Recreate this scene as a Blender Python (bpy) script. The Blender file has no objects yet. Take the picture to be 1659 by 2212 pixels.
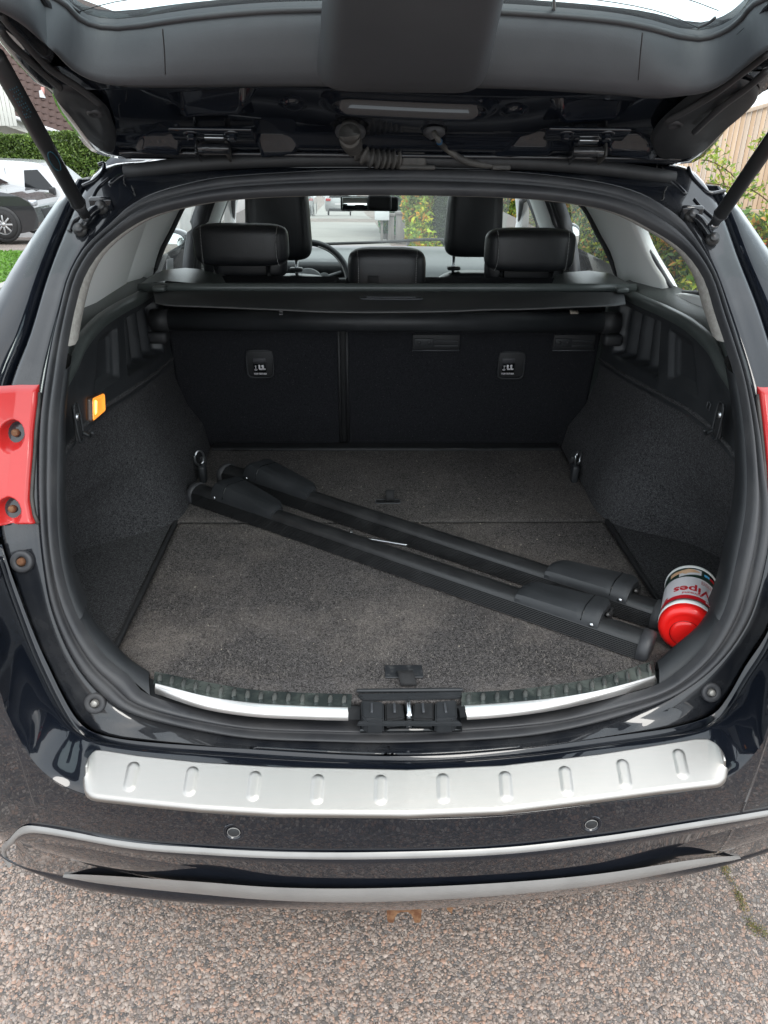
import bpy, bmesh, math, random
import numpy as np
from mathutils import Vector, Matrix
random.seed(7); rng = np.random.default_rng(7)
S = bpy.context.scene
COL = S.collection
rad = math.radians

# ------------------------------------------------------------------ camera
FX, CX, CY = 1600., 829.5, 1106.
CAM = np.array([-.075, 0, 1.5])
def cam_axes(p, yw, r):
    p, yw, r = map(rad, (p, yw, r))
    f = np.array([math.sin(yw)*math.cos(p), math.cos(yw)*math.cos(p), -math.sin(p)])
    rt = np.array([math.cos(yw), -math.sin(yw), 0]); dn = np.cross(f, rt)
    return np.array([math.cos(r)*rt-math.sin(r)*dn, math.sin(r)*rt+math.cos(r)*dn, f])
AX = cam_axes(26.7, 1.9, .7)
cd = bpy.data.cameras.new('camera'); cam = bpy.data.objects.new('camera', cd); COL.objects.link(cam)
m = Matrix.Identity(4)
for i in range(3):
    m[i][0], m[i][1], m[i][2], m[i][3] = AX[0][i], -AX[1][i], -AX[2][i], CAM[i]
cam.matrix_world = m
cd.sensor_fit = 'HORIZONTAL'; cd.sensor_width = 36; cd.lens = 36*FX/1659
cd.clip_start = .05; cd.clip_end = 2000
S.camera = cam

# ------------------------------------------------------------------ world, sun, exposure (overcast day)
w = bpy.data.worlds.new('World'); S.world = w; w.use_nodes = True
nt = w.node_tree; nt.nodes.clear()
sky = nt.nodes.new('ShaderNodeTexSky'); sky.sky_type = 'NISHITA'; sky.sun_disc = False
sky.sun_elevation = rad(52); sky.sun_rotation = rad(200); sky.dust_density = 3; sky.ozone_density = 1.0
tc = nt.nodes.new('ShaderNodeTexCoord')
nz = nt.nodes.new('ShaderNodeTexNoise'); nz.inputs['Scale'].default_value = 1.6; nz.inputs['Detail'].default_value = 5
rp = nt.nodes.new('ShaderNodeValToRGB')
rp.color_ramp.elements[0].position = .35; rp.color_ramp.elements[0].color = (8.6, 9.6, 10.4, 1)
rp.color_ramp.elements[1].position = .72; rp.color_ramp.elements[1].color = (13, 13.6, 13.9, 1)
mx = nt.nodes.new('ShaderNodeMixRGB'); mx.inputs[0].default_value = .86
bg = nt.nodes.new('ShaderNodeBackground'); bg.inputs[1].default_value = .10
wo = nt.nodes.new('ShaderNodeOutputWorld')
nt.links.new(tc.outputs['Generated'], nz.inputs['Vector']); nt.links.new(nz.outputs[0], rp.inputs[0])
nt.links.new(sky.outputs[0], mx.inputs[1]); nt.links.new(rp.outputs[0], mx.inputs[2])
nt.links.new(mx.outputs[0], bg.inputs[0]); nt.links.new(bg.outputs[0], wo.inputs[0])
sl = bpy.data.lights.new('sun', 'SUN'); sl.energy = .9; sl.angle = rad(25); sl.color = (1, .96, .9)
so = bpy.data.objects.new('sun', sl); COL.objects.link(so)
so.rotation_euler = (rad(38), 0, rad(200-180)); so.location = (0, 0, 20)
S.view_settings.view_transform = 'Standard'; S.view_settings.look = 'None'
S.view_settings.gamma = 1; S.view_settings.use_curve_mapping = False
S.view_settings.exposure = 1.2

# ------------------------------------------------------------------ pixel to place
def ray(u, v):
    return AX.T @ np.array([(u-CX)/FX, (v-CY)/FX, 1.])
def atx(u, v, x): d = ray(u, v); return CAM+d*((x-CAM[0])/d[0])
def aty(u, v, y): d = ray(u, v); return CAM+d*((y-CAM[1])/d[1])
def atz(u, v, z): d = ray(u, v); return CAM+d*((z-CAM[2])/d[2])
def hit(u, v, fn, y0=.3, y1=3.2):
    d = ray(u, v); lo, hi = y0/d[1], y1/d[1]
    for i in range(42):
        k = (lo+hi)/2
        if fn(CAM+k*d) > 0: hi = k
        else: lo = k
    return CAM+k*d
GP = np.polyfit([.45, .55, .62, .68, .85, 1.0, 1.15, 1.3, 1.42, 1.55], [.925, .93, .94, .955, 1.0, 1.07, 1.17, 1.31, 1.455, 1.63], 4)
def g(z): return float(np.polyval(GP, z))
def smax(a, b, k=.02): h = max(k-abs(a-b), 0)/k; return max(a, b)+h*h*k*.25
def ap(u, v, off=0): return hit(u, v, lambda P: smax(P[1]-g(P[2])-off, .632+off*-.5-P[2], .03))
def Yc(x, z=.6):
    x = abs(x); c = float(np.interp(z, [.45, .56, .64, .9], [.73, .71, .66, .61])); return .757+.25*x*x+3.2*max(0, x-c)**2+20*max(0, x-c-.06)**2.2
def bh(z): return float(np.interp(z, [.30, .34, .37, .40, .43, .47, .56, .64, 1], [.095, .072, .053, .036, .024, .015, .004, 0, 0]))
def bf(u, v, off=0):
    fn = lambda P: P[1]-Yc(P[0], P[2])-bh(P[2])-off
    d = ray(u, v); y = .55
    while y < 1.4 and fn(CAM+d*(y/d[1])) < 0: y += .006
    return hit(u, v, fn, y-.006, y)
TA = rad(20); TO_ = np.array([0, 1.49, 1.475]); TS = np.array([0, -math.cos(TA), math.sin(TA)]); TN = np.array([0, -math.sin(TA), -math.cos(TA)])
def tgp(x, s, d=0): return TO_+np.array([x, 0, 0])+s*TS+d*TN
def tpx(u, v, d=0):
    r = ray(u, v); t = (np.dot(TO_-CAM, TN)+d)/np.dot(r, TN); P = CAM+t*r-TO_
    return P[0], float(np.dot(P, TS))
def tg(u, v, d=0): x, s = tpx(u, v, d); return tgp(x, s, d)
def gz(y):
    return float(np.interp(y, [-50, 4, 9, 15, 30, 56, 120, 260, 500], [0, 0, -.08, -.32, -1.2, -3.3, -6.6, -13, -20]))
def gxy(x, y):
    c = lambda t: min(max(t, 0), 1)
    return gz(y)-.3*c((-x-4)/1.5)*c((y-11)/5)
def atg(u, v):
    return hit(u, v, lambda P: gz(P[1])-P[2], .5, 400)

# ------------------------------------------------------------------ materials
def newmat(name):
    m = bpy.data.materials.new(name); m.use_nodes = True
    return m, m.node_tree, m.node_tree.nodes['Principled BSDF']
def N(t, k, **kw):
    n = t.nodes.new('ShaderNode'+k)
    for a, b in kw.items(): setattr(n, a, b)
    return n
def mat(name, col, rough=.5, metal=0, coat=0, col2=None, nscale=20, bump=0, bscale=200, bdist=.001, ramp=(.4, .7), rough2=None, spec=.5, emit=None, aniso=None, trans=0, sss=0, stretch=None):
    m, t, p = newmat(name)
    p.inputs['Base Color'].default_value = (*col, 1); p.inputs['Roughness'].default_value = rough
    p.inputs['Metallic'].default_value = metal; p.inputs['Coat Weight'].default_value = coat
    p.inputs['Coat Roughness'].default_value = .015; p.inputs['Specular IOR Level'].default_value = spec
    p.inputs['Transmission Weight'].default_value = trans
    tc = N(t, 'TexCoord'); src = tc.outputs['Object']
    if stretch:
        mp = N(t, 'Mapping'); mp.inputs['Scale'].default_value = stretch; t.links.new(src, mp.inputs[0]); src = mp.outputs[0]
    if col2 or rough2 is not None:
        n = N(t, 'TexNoise'); n.inputs['Scale'].default_value = nscale; n.inputs['Detail'].default_value = 6; n.inputs['Roughness'].default_value = .62
        t.links.new(src, n.inputs['Vector'])
        if col2:
            r = N(t, 'ValToRGB'); r.color_ramp.elements[0].position, r.color_ramp.elements[1].position = ramp
            r.color_ramp.elements[0].color = (*col, 1); r.color_ramp.elements[1].color = (*col2, 1)
            t.links.new(n.outputs[0], r.inputs[0]); t.links.new(r.outputs[0], p.inputs['Base Color'])
        if rough2 is not None:
            q = N(t, 'MapRange'); q.inputs['From Min'].default_value = ramp[0]; q.inputs['From Max'].default_value = ramp[1]
            q.inputs['To Min'].default_value = rough; q.inputs['To Max'].default_value = rough2
            t.links.new(n.outputs[0], q.inputs[0]); t.links.new(q.outputs[0], p.inputs['Roughness'])
    if bump:
        n2 = N(t, 'TexNoise'); n2.inputs['Scale'].default_value = bscale; n2.inputs['Detail'].default_value = 3
        b = N(t, 'Bump'); b.inputs['Strength'].default_value = bump; b.inputs['Distance'].default_value = bdist
        t.links.new(src, n2.inputs['Vector']); t.links.new(n2.outputs[0], b.inputs['Height']); t.links.new(b.outputs[0], p.inputs['Normal'])
    if emit:
        p.inputs['Emission Color'].default_value = (*emit[0], 1); p.inputs['Emission Strength'].default_value = emit[1]
    return m
def attrmat(name, rough=.6, bump=0, bscale=80, bdist=.01, sheen=0, trans=0):
    m = mat(name, (.5, .5, .5), rough, bump=bump, bscale=bscale, bdist=bdist)
    t = m.node_tree; a = N(t, 'Attribute', attribute_name='Col'); p = t.nodes['Principled BSDF']
    t.links.new(a.outputs['Color'], p.inputs['Base Color'])
    return m
paint = mat('dark_paint', (.0048, .0066, .0108), .18, 0, 1, col2=(.0085, .0105, .0155), nscale=9, spec=.12)
paintd = mat('dusty_paint', (.0085, .0100, .0135), .22, 0, 1, col2=(.050, .050, .051), nscale=7, ramp=(.48, .88), bump=.05, bscale=6, bdist=.01, spec=.15)
plas = mat('black_plastic', (.019, .021, .0235), .46, col2=(.028, .030, .033), nscale=14, bump=.25, bscale=900, bdist=.0004, rough2=.58)
plasd = mat('dull_plastic', (.015, .0155, .017), .6, col2=(.022, .0225, .024), nscale=30, bump=.2, bscale=700, bdist=.0004)
plasg = mat('grey_plastic', (.050, .053, .059), .52, col2=(.062, .065, .071), nscale=6, bump=.35, bscale=650, bdist=.0005)
rub = mat('rubber', (.034, .035, .039), .5, col2=(.055, .055, .057), nscale=11, rough2=.7, bump=.1, bscale=60, bdist=.001)
rubd = mat('dusty_rubber', (.034, .033, .032), .6, col2=(.10, .093, .083), nscale=18, ramp=(.4, .75))
barm = mat('bar_aluminium_black', (.015, .0155, .0165), .33, col2=(.021, .0215, .0225), nscale=25, rough2=.55, bump=.08, bscale=300, bdist=.0005)
leather = mat('black_leather', (.010, .011, .013), .4, col2=(.014, .015, .017), nscale=30, bump=.3, bscale=260, bdist=.001)
trim = mat('pale_trim', (.84, .86, .84), .7, col2=(.86, .87, .86), nscale=4, bump=.2, bscale=600, bdist=.0005)
fabric = mat('fuzzy_fabric', (.27, .255, .235), .95, col2=(.36, .345, .32), nscale=120, bump=.6, bscale=500, bdist=.001)
ledge = mat('dark_trim', (.055, .064, .062), .30, col2=(.07, .08, .077), nscale=10, bump=.3, bscale=700, bdist=.0005)
steel = mat('brushed_steel', (.43, .412, .39), .42, 1, col2=(.42, .41, .39), nscale=8, bump=.25, bscale=120, bdist=.0006, stretch=(1, 30, 30), rough2=.45)
steelb = mat('bright_steel', (.75, .73, .71), .3, .9, col2=(.66, .64, .62), nscale=12)
silver = mat('silver_paint', (.27, .265, .258), .40, .25, .1, col2=(.23, .226, .22), nscale=15)
zinc = mat('zinc_metal', (.6, .62, .64), .28, 1)
bolt = mat('dark_bolt', (.05, .052, .056), .4, .6, col2=(.09, .085, .08), nscale=60)
rust = mat('rusty_metal', (.13, .055, .025), .8, .2, col2=(.30, .17, .09), nscale=60, bump=.5, bscale=150)
redl = mat('red_light_plastic', (.46, .016, .016), .30, coat=.4, col2=(.52, .028, .026), nscale=6)
redm = mat('red_lid_plastic', (.75, .012, .010), .3, coat=.3)
white = mat('white_plastic', (.8, .8, .78), .35)
whitep = mat('white_paint', (.62, .64, .66), .25, coat=.8)
labelw = mat('white_print', (.72, .70, .72), .4)
labelr = mat('red_print', (.55, .012, .02), .4)
labelg = mat('dark_green_print', (.012, .03, .022), .35, col2=(.03, .06, .045), nscale=30)
skin = mat('hand_print', (.72, .42, .24), .4, col2=(.85, .6, .4), nscale=40)
blue = mat('blue_print', (.10, .42, .70), .4)
amber = mat('amber_lamp', (.9, .35, .06), .25, coat=.5, emit=((1, .30, .03), .45))
amberh = mat('amber_bulb', (1, .6, .2), .3, emit=((1, .5, .1), 1.6))
rimmat = mat('alloy_rim', (.4, .4, .4), .35, .8)
tyre = mat('tyre_rubber', (.018, .018, .019), .8)
greyc = mat('graphite_paint', (.02, .021, .024), .25, .3, 1)
blackg = mat('black_glass', (.008, .009, .010), .08)
lampg = mat('lamp_glass', (.45, .47, .5), .1, .3)
silvermark = mat('blue_strut_print', (.02, .10, .14), .5)
straw = mat('straw_bits', (.36, .32, .26), .8)

def carpet_mat(name, a, b, dust, dustamt, seed=0):
    m, t, p = newmat(name); p.inputs['Roughness'].default_value = .95; p.inputs['Specular IOR Level'].default_value = .12
    tc = N(t, 'TexCoord'); mp = N(t, 'Mapping'); mp.inputs['Location'].default_value = (seed, seed, 0); t.links.new(tc.outputs['Object'], mp.inputs[0])
    n = N(t, 'TexNoise'); n.inputs['Scale'].default_value = 330; n.inputs['Detail'].default_value = 4; n.inputs['Roughness'].default_value = .7; n.inputs['Distortion'].default_value = 1.5
    t.links.new(mp.outputs[0], n.inputs[0])
    r = N(t, 'ValToRGB'); r.color_ramp.elements[0].position = .42; r.color_ramp.elements[1].position = .62
    r.color_ramp.elements[0].color = (*a, 1); r.color_ramp.elements[1].color = (*b, 1)
    t.links.new(n.outputs[0], r.inputs[0])
    d = N(t, 'TexNoise'); d.inputs['Scale'].default_value = 5.5; d.inputs['Detail'].default_value = 7; d.inputs['Roughness'].default_value = .6; t.links.new(mp.outputs[0], d.inputs[0])
    q = N(t, 'MapRange'); q.inputs['From Min'].default_value = .45; q.inputs['From Max'].default_value = .72; q.inputs['To Max'].default_value = dustamt
    t.links.new(d.outputs[0], q.inputs[0])
    # wear: the front of the floor by the sill is more trodden and dusty
    sx = N(t, 'SeparateXYZ'); t.links.new(tc.outputs['Object'], sx.inputs[0])
    wr = N(t, 'MapRange'); wr.inputs['From Min'].default_value = 1.75; wr.inputs['From Max'].default_value = 1.1; wr.inputs['To Min'].default_value = .25; wr.inputs['To Max'].default_value = 1
    t.links.new(sx.outputs['Y'], wr.inputs[0])
    mu = N(t, 'Math', operation='MULTIPLY'); t.links.new(q.outputs[0], mu.inputs[0]); t.links.new(wr.outputs[0], mu.inputs[1])
    mu2 = N(t, 'Math', operation='MULTIPLY_ADD'); t.links.new(n.outputs[0], mu2.inputs[0]); t.links.new(mu.outputs[0], mu2.inputs[1]); mu2.inputs[2].default_value = 0
    mu3 = N(t, 'Math', operation='MULTIPLY'); mu3.inputs[1].default_value = 2.0; t.links.new(mu2.outputs[0], mu3.inputs[0])
    mx = N(t, 'MixRGB'); t.links.new(mu3.outputs[0], mx.inputs[0]); t.links.new(r.outputs[0], mx.inputs[1]); mx.inputs[2].default_value = (*dust, 1)
    # light specks of lint
    v = N(t, 'TexVoronoi'); v.inputs['Scale'].default_value = 90; t.links.new(mp.outputs[0], v.inputs[0])
    lt = N(t, 'Math', operation='LESS_THAN'); lt.inputs[1].default_value = .06; t.links.new(v.outputs[0], lt.inputs[0])
    mx2 = N(t, 'MixRGB'); t.links.new(lt.outputs[0], mx2.inputs[0]); t.links.new(mx.outputs[0], mx2.inputs[1]); mx2.inputs[2].default_value = (.12, .115, .11, 1)
    t.links.new(mx2.outputs[0], p.inputs['Base Color'])
    bp = N(t, 'Bump'); bp.inputs['Strength'].default_value = .9; bp.inputs['Distance'].default_value = .003
    t.links.new(n.outputs[0], bp.inputs['Height']); t.links.new(bp.outputs[0], p.inputs['Normal'])
    return m
carp = carpet_mat('floor_carpet', (.021, .0195, .020), (.185, .172, .168), (.31, .27, .24), .6)
carps = carpet_mat('side_carpet', (.016, .0162, .0175), (.105, .105, .110), (.11, .11, .112), .3, 3)
seatb = carpet_mat('seatback_cloth', (.012, .0125, .0145), (.026, .027, .031), (.04, .04, .042), .1, 5)

def glass(name, tint=(.93, .97, .96), haze=.0):
    m, t, p = newmat(name); o = t.nodes['Material Output']
    tr = N(t, 'BsdfTransparent'); tr.inputs[0].default_value = (*tint, 1)
    gl = N(t, 'BsdfGlossy'); gl.inputs['Roughness'].default_value = .02
    lw = N(t, 'LayerWeight'); lw.inputs[0].default_value = .5
    pw_ = N(t, 'Math', operation='POWER'); pw_.inputs[1].default_value = 4.5; t.links.new(lw.outputs['Facing'], pw_.inputs[0])
    f = N(t, 'Math', operation='MULTIPLY_ADD'); f.inputs[1].default_value = .6; f.inputs[2].default_value = .05; t.links.new(pw_.outputs[0], f.inputs[0])
    mx = N(t, 'MixShader'); t.links.new(f.outputs[0], mx.inputs[0]); t.links.new(tr.outputs[0], mx.inputs[1]); t.links.new(gl.outputs[0], mx.inputs[2])
    last = mx
    if haze:
        df = N(t, 'BsdfTranslucent'); df.inputs[0].default_value = (.8, .82, .82, 1)
        m2 = N(t, 'MixShader'); m2.inputs[0].default_value = haze
        t.links.new(mx.outputs[0], m2.inputs[1]); t.links.new(df.outputs[0], m2.inputs[2]); last = m2
    t.links.new(last.outputs[0], o.inputs[0]); return m
glz = glass('clear_glass', haze=.02); glw = glass('windscreen_glass', (.90, .97, .93), .05); glt = glass('tailgate_glass', (.86, .97, .97), .03)

def asphalt():
    m, t, p = newmat('asphalt'); p.inputs['Roughness'].default_value = .85; p.inputs['Specular IOR Level'].default_value = .3
    tc = N(t, 'TexCoord')
    v = N(t, 'TexVoronoi'); v.inputs['Scale'].default_value = 105; t.links.new(tc.outputs['Object'], v.inputs[0])
    e = N(t, 'TexVoronoi', feature='DISTANCE_TO_EDGE'); e.inputs['Scale'].default_value = 105; t.links.new(tc.outputs['Object'], e.inputs[0])
    hs = N(t, 'SeparateColor'); t.links.new(v.outputs['Color'], hs.inputs[0])
    r = N(t, 'ValToRGB'); cr = r.color_ramp; cr.interpolation = 'CONSTANT'
    cols = [(.15, .13, .12), (.30, .24, .21), (.20, .185, .175), (.36, .25, .20), (.11, .105, .105), (.42, .36, .32), (.25, .21, .19)]
    cr.elements[0].color = (*cols[0], 1); cr.elements[1].color = (*cols[-1], 1); cr.elements[1].position = .86
    for i, c in enumerate(cols[1:-1]): x = cr.elements.new(.14*(i+1)); x.color = (*c, 1)
    t.links.new(hs.outputs[0], r.inputs[0])
    q = N(t, 'MapRange'); q.inputs['From Max'].default_value = .12; q.inputs['From Min'].default_value = .03; t.links.new(e.outputs[0], q.inputs[0])
    mx = N(t, 'MixRGB'); mx.inputs[1].default_value = (.165, .14, .122, 1); t.links.new(q.outputs[0], mx.inputs[0]); t.links.new(r.outputs[0], mx.inputs[2])
    n = N(t, 'TexNoise'); n.inputs['Scale'].default_value = 1.2; n.inputs['Detail'].default_value = 5; t.links.new(tc.outputs['Object'], n.inputs[0])
    q2 = N(t, 'MapRange'); q2.inputs['From Min'].default_value = .3; q2.inputs['From Max'].default_value = .7; q2.inputs['To Min'].default_value = .78; q2.inputs['To Max'].default_value = 1.15
    t.links.new(n.outputs[0], q2.inputs[0])
    mm = N(t, 'MixRGB', blend_type='MULTIPLY'); mm.inputs[0].default_value = 1; t.links.new(mx.outputs[0], mm.inputs[1]); t.links.new(q2.outputs[0], mm.inputs[2])
    t.links.new(mm.outputs[0], p.inputs['Base Color'])
    b = N(t, 'Bump'); b.inputs['Strength'].default_value = .6; b.inputs['Distance'].default_value = .003; t.links.new(q.outputs[0], b.inputs['Height']); t.links.new(b.outputs[0], p.inputs['Normal'])
    return m
asph = asphalt()
roadm = mat('street_asphalt', (.26, .245, .225), .9, col2=(.31, .295, .27), nscale=.8)
grassm = mat('lawn_grass', (.045, .10, .012), .9, col2=(.08, .17, .02), nscale=3, bump=1, bscale=60, bdist=.03)

# ------------------------------------------------------------------ mesh helpers
def link(o, parent=None):
    COL.objects.link(o)
    if parent is not None:
        o.parent = parent
        if parent.type == 'EMPTY': o.matrix_parent_inverse = Matrix.Translation(-Vector(parent.location))
    return o
def mesh(name, V, Fc, m, parent=None, smooth=True):
    me = bpy.data.meshes.new(name); me.from_pydata([tuple(map(float, p)) for p in V], [], Fc); me.materials.append(m)
    if smooth: me.polygons.foreach_set('use_smooth', [True]*len(me.polygons))
    me.update(); return link(bpy.data.objects.new(name, me), parent)
def grid(name, rows, m, parent=None, closed=False, ring=False, smooth=True, thick=0, off=-1, caps=False):
    """closed: each row closes on itself; ring: last row joins the first"""
    nr, nc = len(rows), len(rows[0]); V = [p for r in rows for p in r]; Fc = []
    for i in range(nr if ring else nr-1):
        for j in range(nc if closed else nc-1):
            a, b = i*nc+j, i*nc+(j+1) % nc; c, d = ((i+1) % nr)*nc+(j+1) % nc, ((i+1) % nr)*nc+j
            Fc.append((a, b, c, d))
    if caps:
        Fc.append(tuple(range(nc-1, -1, -1))); Fc.append(tuple((nr-1)*nc+j for j in range(nc)))
    o = mesh(name, V, Fc, m, parent, smooth)
    if thick: md = o.modifiers.new('thickness', 'SOLIDIFY'); md.thickness = thick; md.offset = off
    return o
def cr(pts, n, closed=False):
    """smooth curve through pts, n even samples"""
    P = [np.array(p, float) for p in pts]; k = len(P); out = []
    segs = k if closed else k-1
    for i in range(segs):
        p0 = P[(i-1) % k] if closed or i > 0 else 2*P[0]-P[1]
        p1, p2 = P[i], P[(i+1) % k]
        p3 = P[(i+2) % k] if closed or i+2 < k else 2*P[-1]-P[-2]
        d1 = max(np.linalg.norm(p1-p0), 1e-6)**.5; d2 = max(np.linalg.norm(p2-p1), 1e-6)**.5; d3 = max(np.linalg.norm(p3-p2), 1e-6)**.5
        for t in np.linspace(0, 1, 12, endpoint=False):
            m1 = (p1-p0)/d1-(p2-p0)/(d1+d2)+(p2-p1)/d2; m2 = (p2-p1)/d2-(p3-p1)/(d2+d3)+(p3-p2)/d3
            m1 *= d2; m2 *= d2
            out.append((2*t**3-3*t**2+1)*p1+(t**3-2*t**2+t)*m1+(-2*t**3+3*t**2)*p2+(t**3-t**2)*m2)
    out.append(P[0] if closed else P[-1]); out = np.array(out)
    L = np.r_[0, np.cumsum(np.linalg.norm(np.diff(out, axis=0), axis=1))]
    s = np.linspace(0, L[-1], n+1)[:-1] if closed else np.linspace(0, L[-1], n)
    return np.stack([np.interp(s, L, out[:, c]) for c in range(out.shape[1])], 1)
def lerp(a, b, t): return np.asarray(a)*(1-t)+np.asarray(b)*t
def frame(d):
    d = d/np.linalg.norm(d); up = np.array([0, 0, 1.]) if abs(d[2]) < .9 else np.array([0, 1., 0])
    a = np.cross(d, up); a /= np.linalg.norm(a); return a, np.cross(a, d)
def tube(name, pts, r, m, parent=None, seg=10, n=None, flat=1, caps=True, closed=False):
    if n: pts = cr(pts, n, closed)
    pts = [np.array(p, float) for p in pts]; k = len(pts); rows = []
    if np.isscalar(r): r = [r]*k
    else: r = np.interp(np.linspace(0, 1, k), np.linspace(0, 1, len(r)), r)
    for i, p in enumerate(pts):
        d = (pts[(i+1) % k]-pts[i-1]) if closed else pts[min(i+1, k-1)]-pts[max(i-1, 0)]
        a, b = frame(d)
        rows.append([p+r[i]*(math.cos(t)*a+flat*math.sin(t)*b) for t in np.linspace(0, 2*math.pi, seg, endpoint=False)])
    return grid(name, rows, m, parent, closed=True, ring=closed, caps=caps and not closed)
def basis(x, y, z):
    M = Matrix.Identity(4)
    for i in range(3): M[i][0], M[i][1], M[i][2] = x[i], y[i], z[i]
    return M
def bm_obj(name, bm, m, parent=None, smooth=True):
    me = bpy.data.meshes.new(name); bm.to_mesh(me); bm.free(); me.materials.append(m)
    if smooth: me.polygons.foreach_set('use_smooth', [True]*len(me.polygons))
    return link(bpy.data.objects.new(name, me), parent)
def box(name, size, loc, m, parent=None, rot=None, bev=.004, seg=2, smooth=True, taper=None):
    bm = bmesh.new(); bmesh.ops.create_cube(bm, size=1)
    for v in bm.verts:
        if taper and v.co.z > 0: v.co.x *= taper[0]; v.co.y *= taper[1]
        v.co.x *= size[0]; v.co.y *= size[1]; v.co.z *= size[2]
    if bev: bmesh.ops.bevel(bm, geom=bm.edges[:], offset=min(bev, min(size)*.49), segments=seg, affect='EDGES', profile=.5)
    M = (rot if rot is not None else Matrix.Identity(4)).to_4x4()
    bm.transform(Matrix.Translation(Vector(loc)) @ M)
    return bm_obj(name, bm, m, parent, smooth)
def lathe(name, prof, o, ax, m, parent=None, seg=24, smooth=True):
    """prof: (radius, height along ax)"""
    ax = np.array(ax, float); ax /= np.linalg.norm(ax); a, b = frame(ax); o = np.array(o, float)
    rows = [[o+h*ax+max(r, 1e-5)*(math.cos(t)*a+math.sin(t)*b) for t in np.linspace(0, 2*math.pi, seg, endpoint=False)] for r, h in prof]
    return grid(name, rows, m, parent, closed=True, smooth=smooth)
def poly(name, pts, m, parent=None, thick=.002, smooth=False):
    o = mesh(name, pts, [tuple(range(len(pts)))], m, parent, smooth)
    if thick: md = o.modifiers.new('thickness', 'SOLIDIFY'); md.thickness = thick; md.offset = 0
    return o
def polar(pts, th, c, a=0, b=2, n=400):
    P = cr(pts, n, True); ang = np.unwrap(np.arctan2(P[:, b]-c[1], P[:, a]-c[0]))
    P = np.vstack([P, P[:1]]); ang = np.r_[ang, ang[0]+math.copysign(2*math.pi, ang[-1]-ang[0])]
    if ang[-1] < ang[0]: ang = ang[::-1]; P = P[::-1]
    t = (th-ang[0]) % (2*math.pi)+ang[0]
    ang = np.maximum.accumulate(ang)
    return np.stack([np.interp(t, ang, P[:, k]) for k in range(P.shape[1])], 1)
def empty(name, loc, label=None, cat=None, group=None):
    o = bpy.data.objects.new(name, None); link(o); o.location = loc; o.empty_display_size = .1
    if label: o['label'] = label
    if cat: o['category'] = cat
    if group: o['group'] = group
    return o
def tag(o, label, cat, group=None, kind=None):
    o['label'] = label; o['category'] = cat
    if group: o['group'] = group
    if kind: o['kind'] = kind
    return o
def text(name, s, size, m, parent, fn, ext=.0004, align='CENTER', bold=0):
    """flat letters turned to a mesh, every vertex carried by fn(x, y, z)"""
    cu = bpy.data.curves.new(name, 'FONT'); cu.body = s; cu.size = size; cu.align_x = align; cu.align_y = 'CENTER'; cu.extrude = ext; cu.offset = bold
    o = bpy.data.objects.new(name, cu); COL.objects.link(o)
    dg = bpy.context.evaluated_depsgraph_get(); me = bpy.data.meshes.new_from_object(o.evaluated_get(dg))
    bpy.data.objects.remove(o)
    bm = bmesh.new(); bm.from_mesh(me); bmesh.ops.subdivide_edges(bm, edges=[e for e in bm.edges if e.calc_length() > size*.15], cuts=2)
    for v in bm.verts: v.co = Vector(fn(*v.co))
    bm.to_mesh(me); bm.free(); me.materials.clear(); me.materials.append(m)
    return link(bpy.data.objects.new(name, me), parent)
def np_mesh(name, V, Fq, m, cols=None, parent=None, smooth=False):
    """V (n,3) float, Fq (k,q) int, cols per vertex"""
    me = bpy.data.meshes.new(name); q = Fq.shape[1]
    me.vertices.add(len(V)); me.vertices.foreach_set('co', V.astype(np.float32).ravel())
    me.loops.add(Fq.size); me.loops.foreach_set('vertex_index', Fq.astype(np.int32).ravel())
    me.polygons.add(len(Fq)); me.polygons.foreach_set('loop_start', np.arange(0, Fq.size, q, dtype=np.int32)); me.polygons.foreach_set('loop_total', np.full(len(Fq), q, dtype=np.int32))
    me.materials.append(m); me.update(calc_edges=True)
    if smooth: me.polygons.foreach_set('use_smooth', [True]*len(me.polygons))
    if cols is not None:
        ca = me.color_attributes.new('Col', 'FLOAT_COLOR', 'POINT'); ca.data.foreach_set('color', np.c_[cols, np.ones(len(cols))].astype(np.float32).ravel())
    return link(bpy.data.objects.new(name, me), parent)
def leaves(name, C, size, cols, m, parent=None, up=.3):
    """one folded four-sided leaf per centre C"""
    n = len(C); d = rng.normal(size=(n, 3)); d /= np.linalg.norm(d, axis=1)[:, None]
    nn = rng.normal(size=(n, 3))+np.array([0, -.5, up*2]); a = np.cross(d, nn); a /= np.linalg.norm(a, axis=1)[:, None]
    b = np.cross(a, d); s = size*rng.uniform(.6, 1.3, n)[:, None]
    v = np.stack([C-d*s, C+a*s*.42+b*s*.12, C+d*s, C-a*s*.42+b*s*.12], 1).reshape(-1, 3)
    f = np.arange(n)[:, None]*4+np.array([[0, 1, 2, 3]])
    o = np_mesh(name, v, f, m, np.repeat(cols, 4, 0), parent); o['kind'] = 'stuff'; return o
leafm = attrmat('leaf', .5)
t_ = leafm.node_tree; p_ = t_.nodes['Principled BSDF']; tl = N(t_, 'BsdfTranslucent'); mxs = N(t_, 'MixShader'); mxs.inputs[0].default_value = .3
at_ = [n for n in t_.nodes if n.type == 'ATTRIBUTE'][0]; t_.links.new(at_.outputs[0], tl.inputs[0])
t_.links.new(p_.outputs[0], mxs.inputs[1]); t_.links.new(tl.outputs[0], mxs.inputs[2]); t_.links.new(mxs.outputs[0], t_.nodes['Material Output'].inputs[0])

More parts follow.
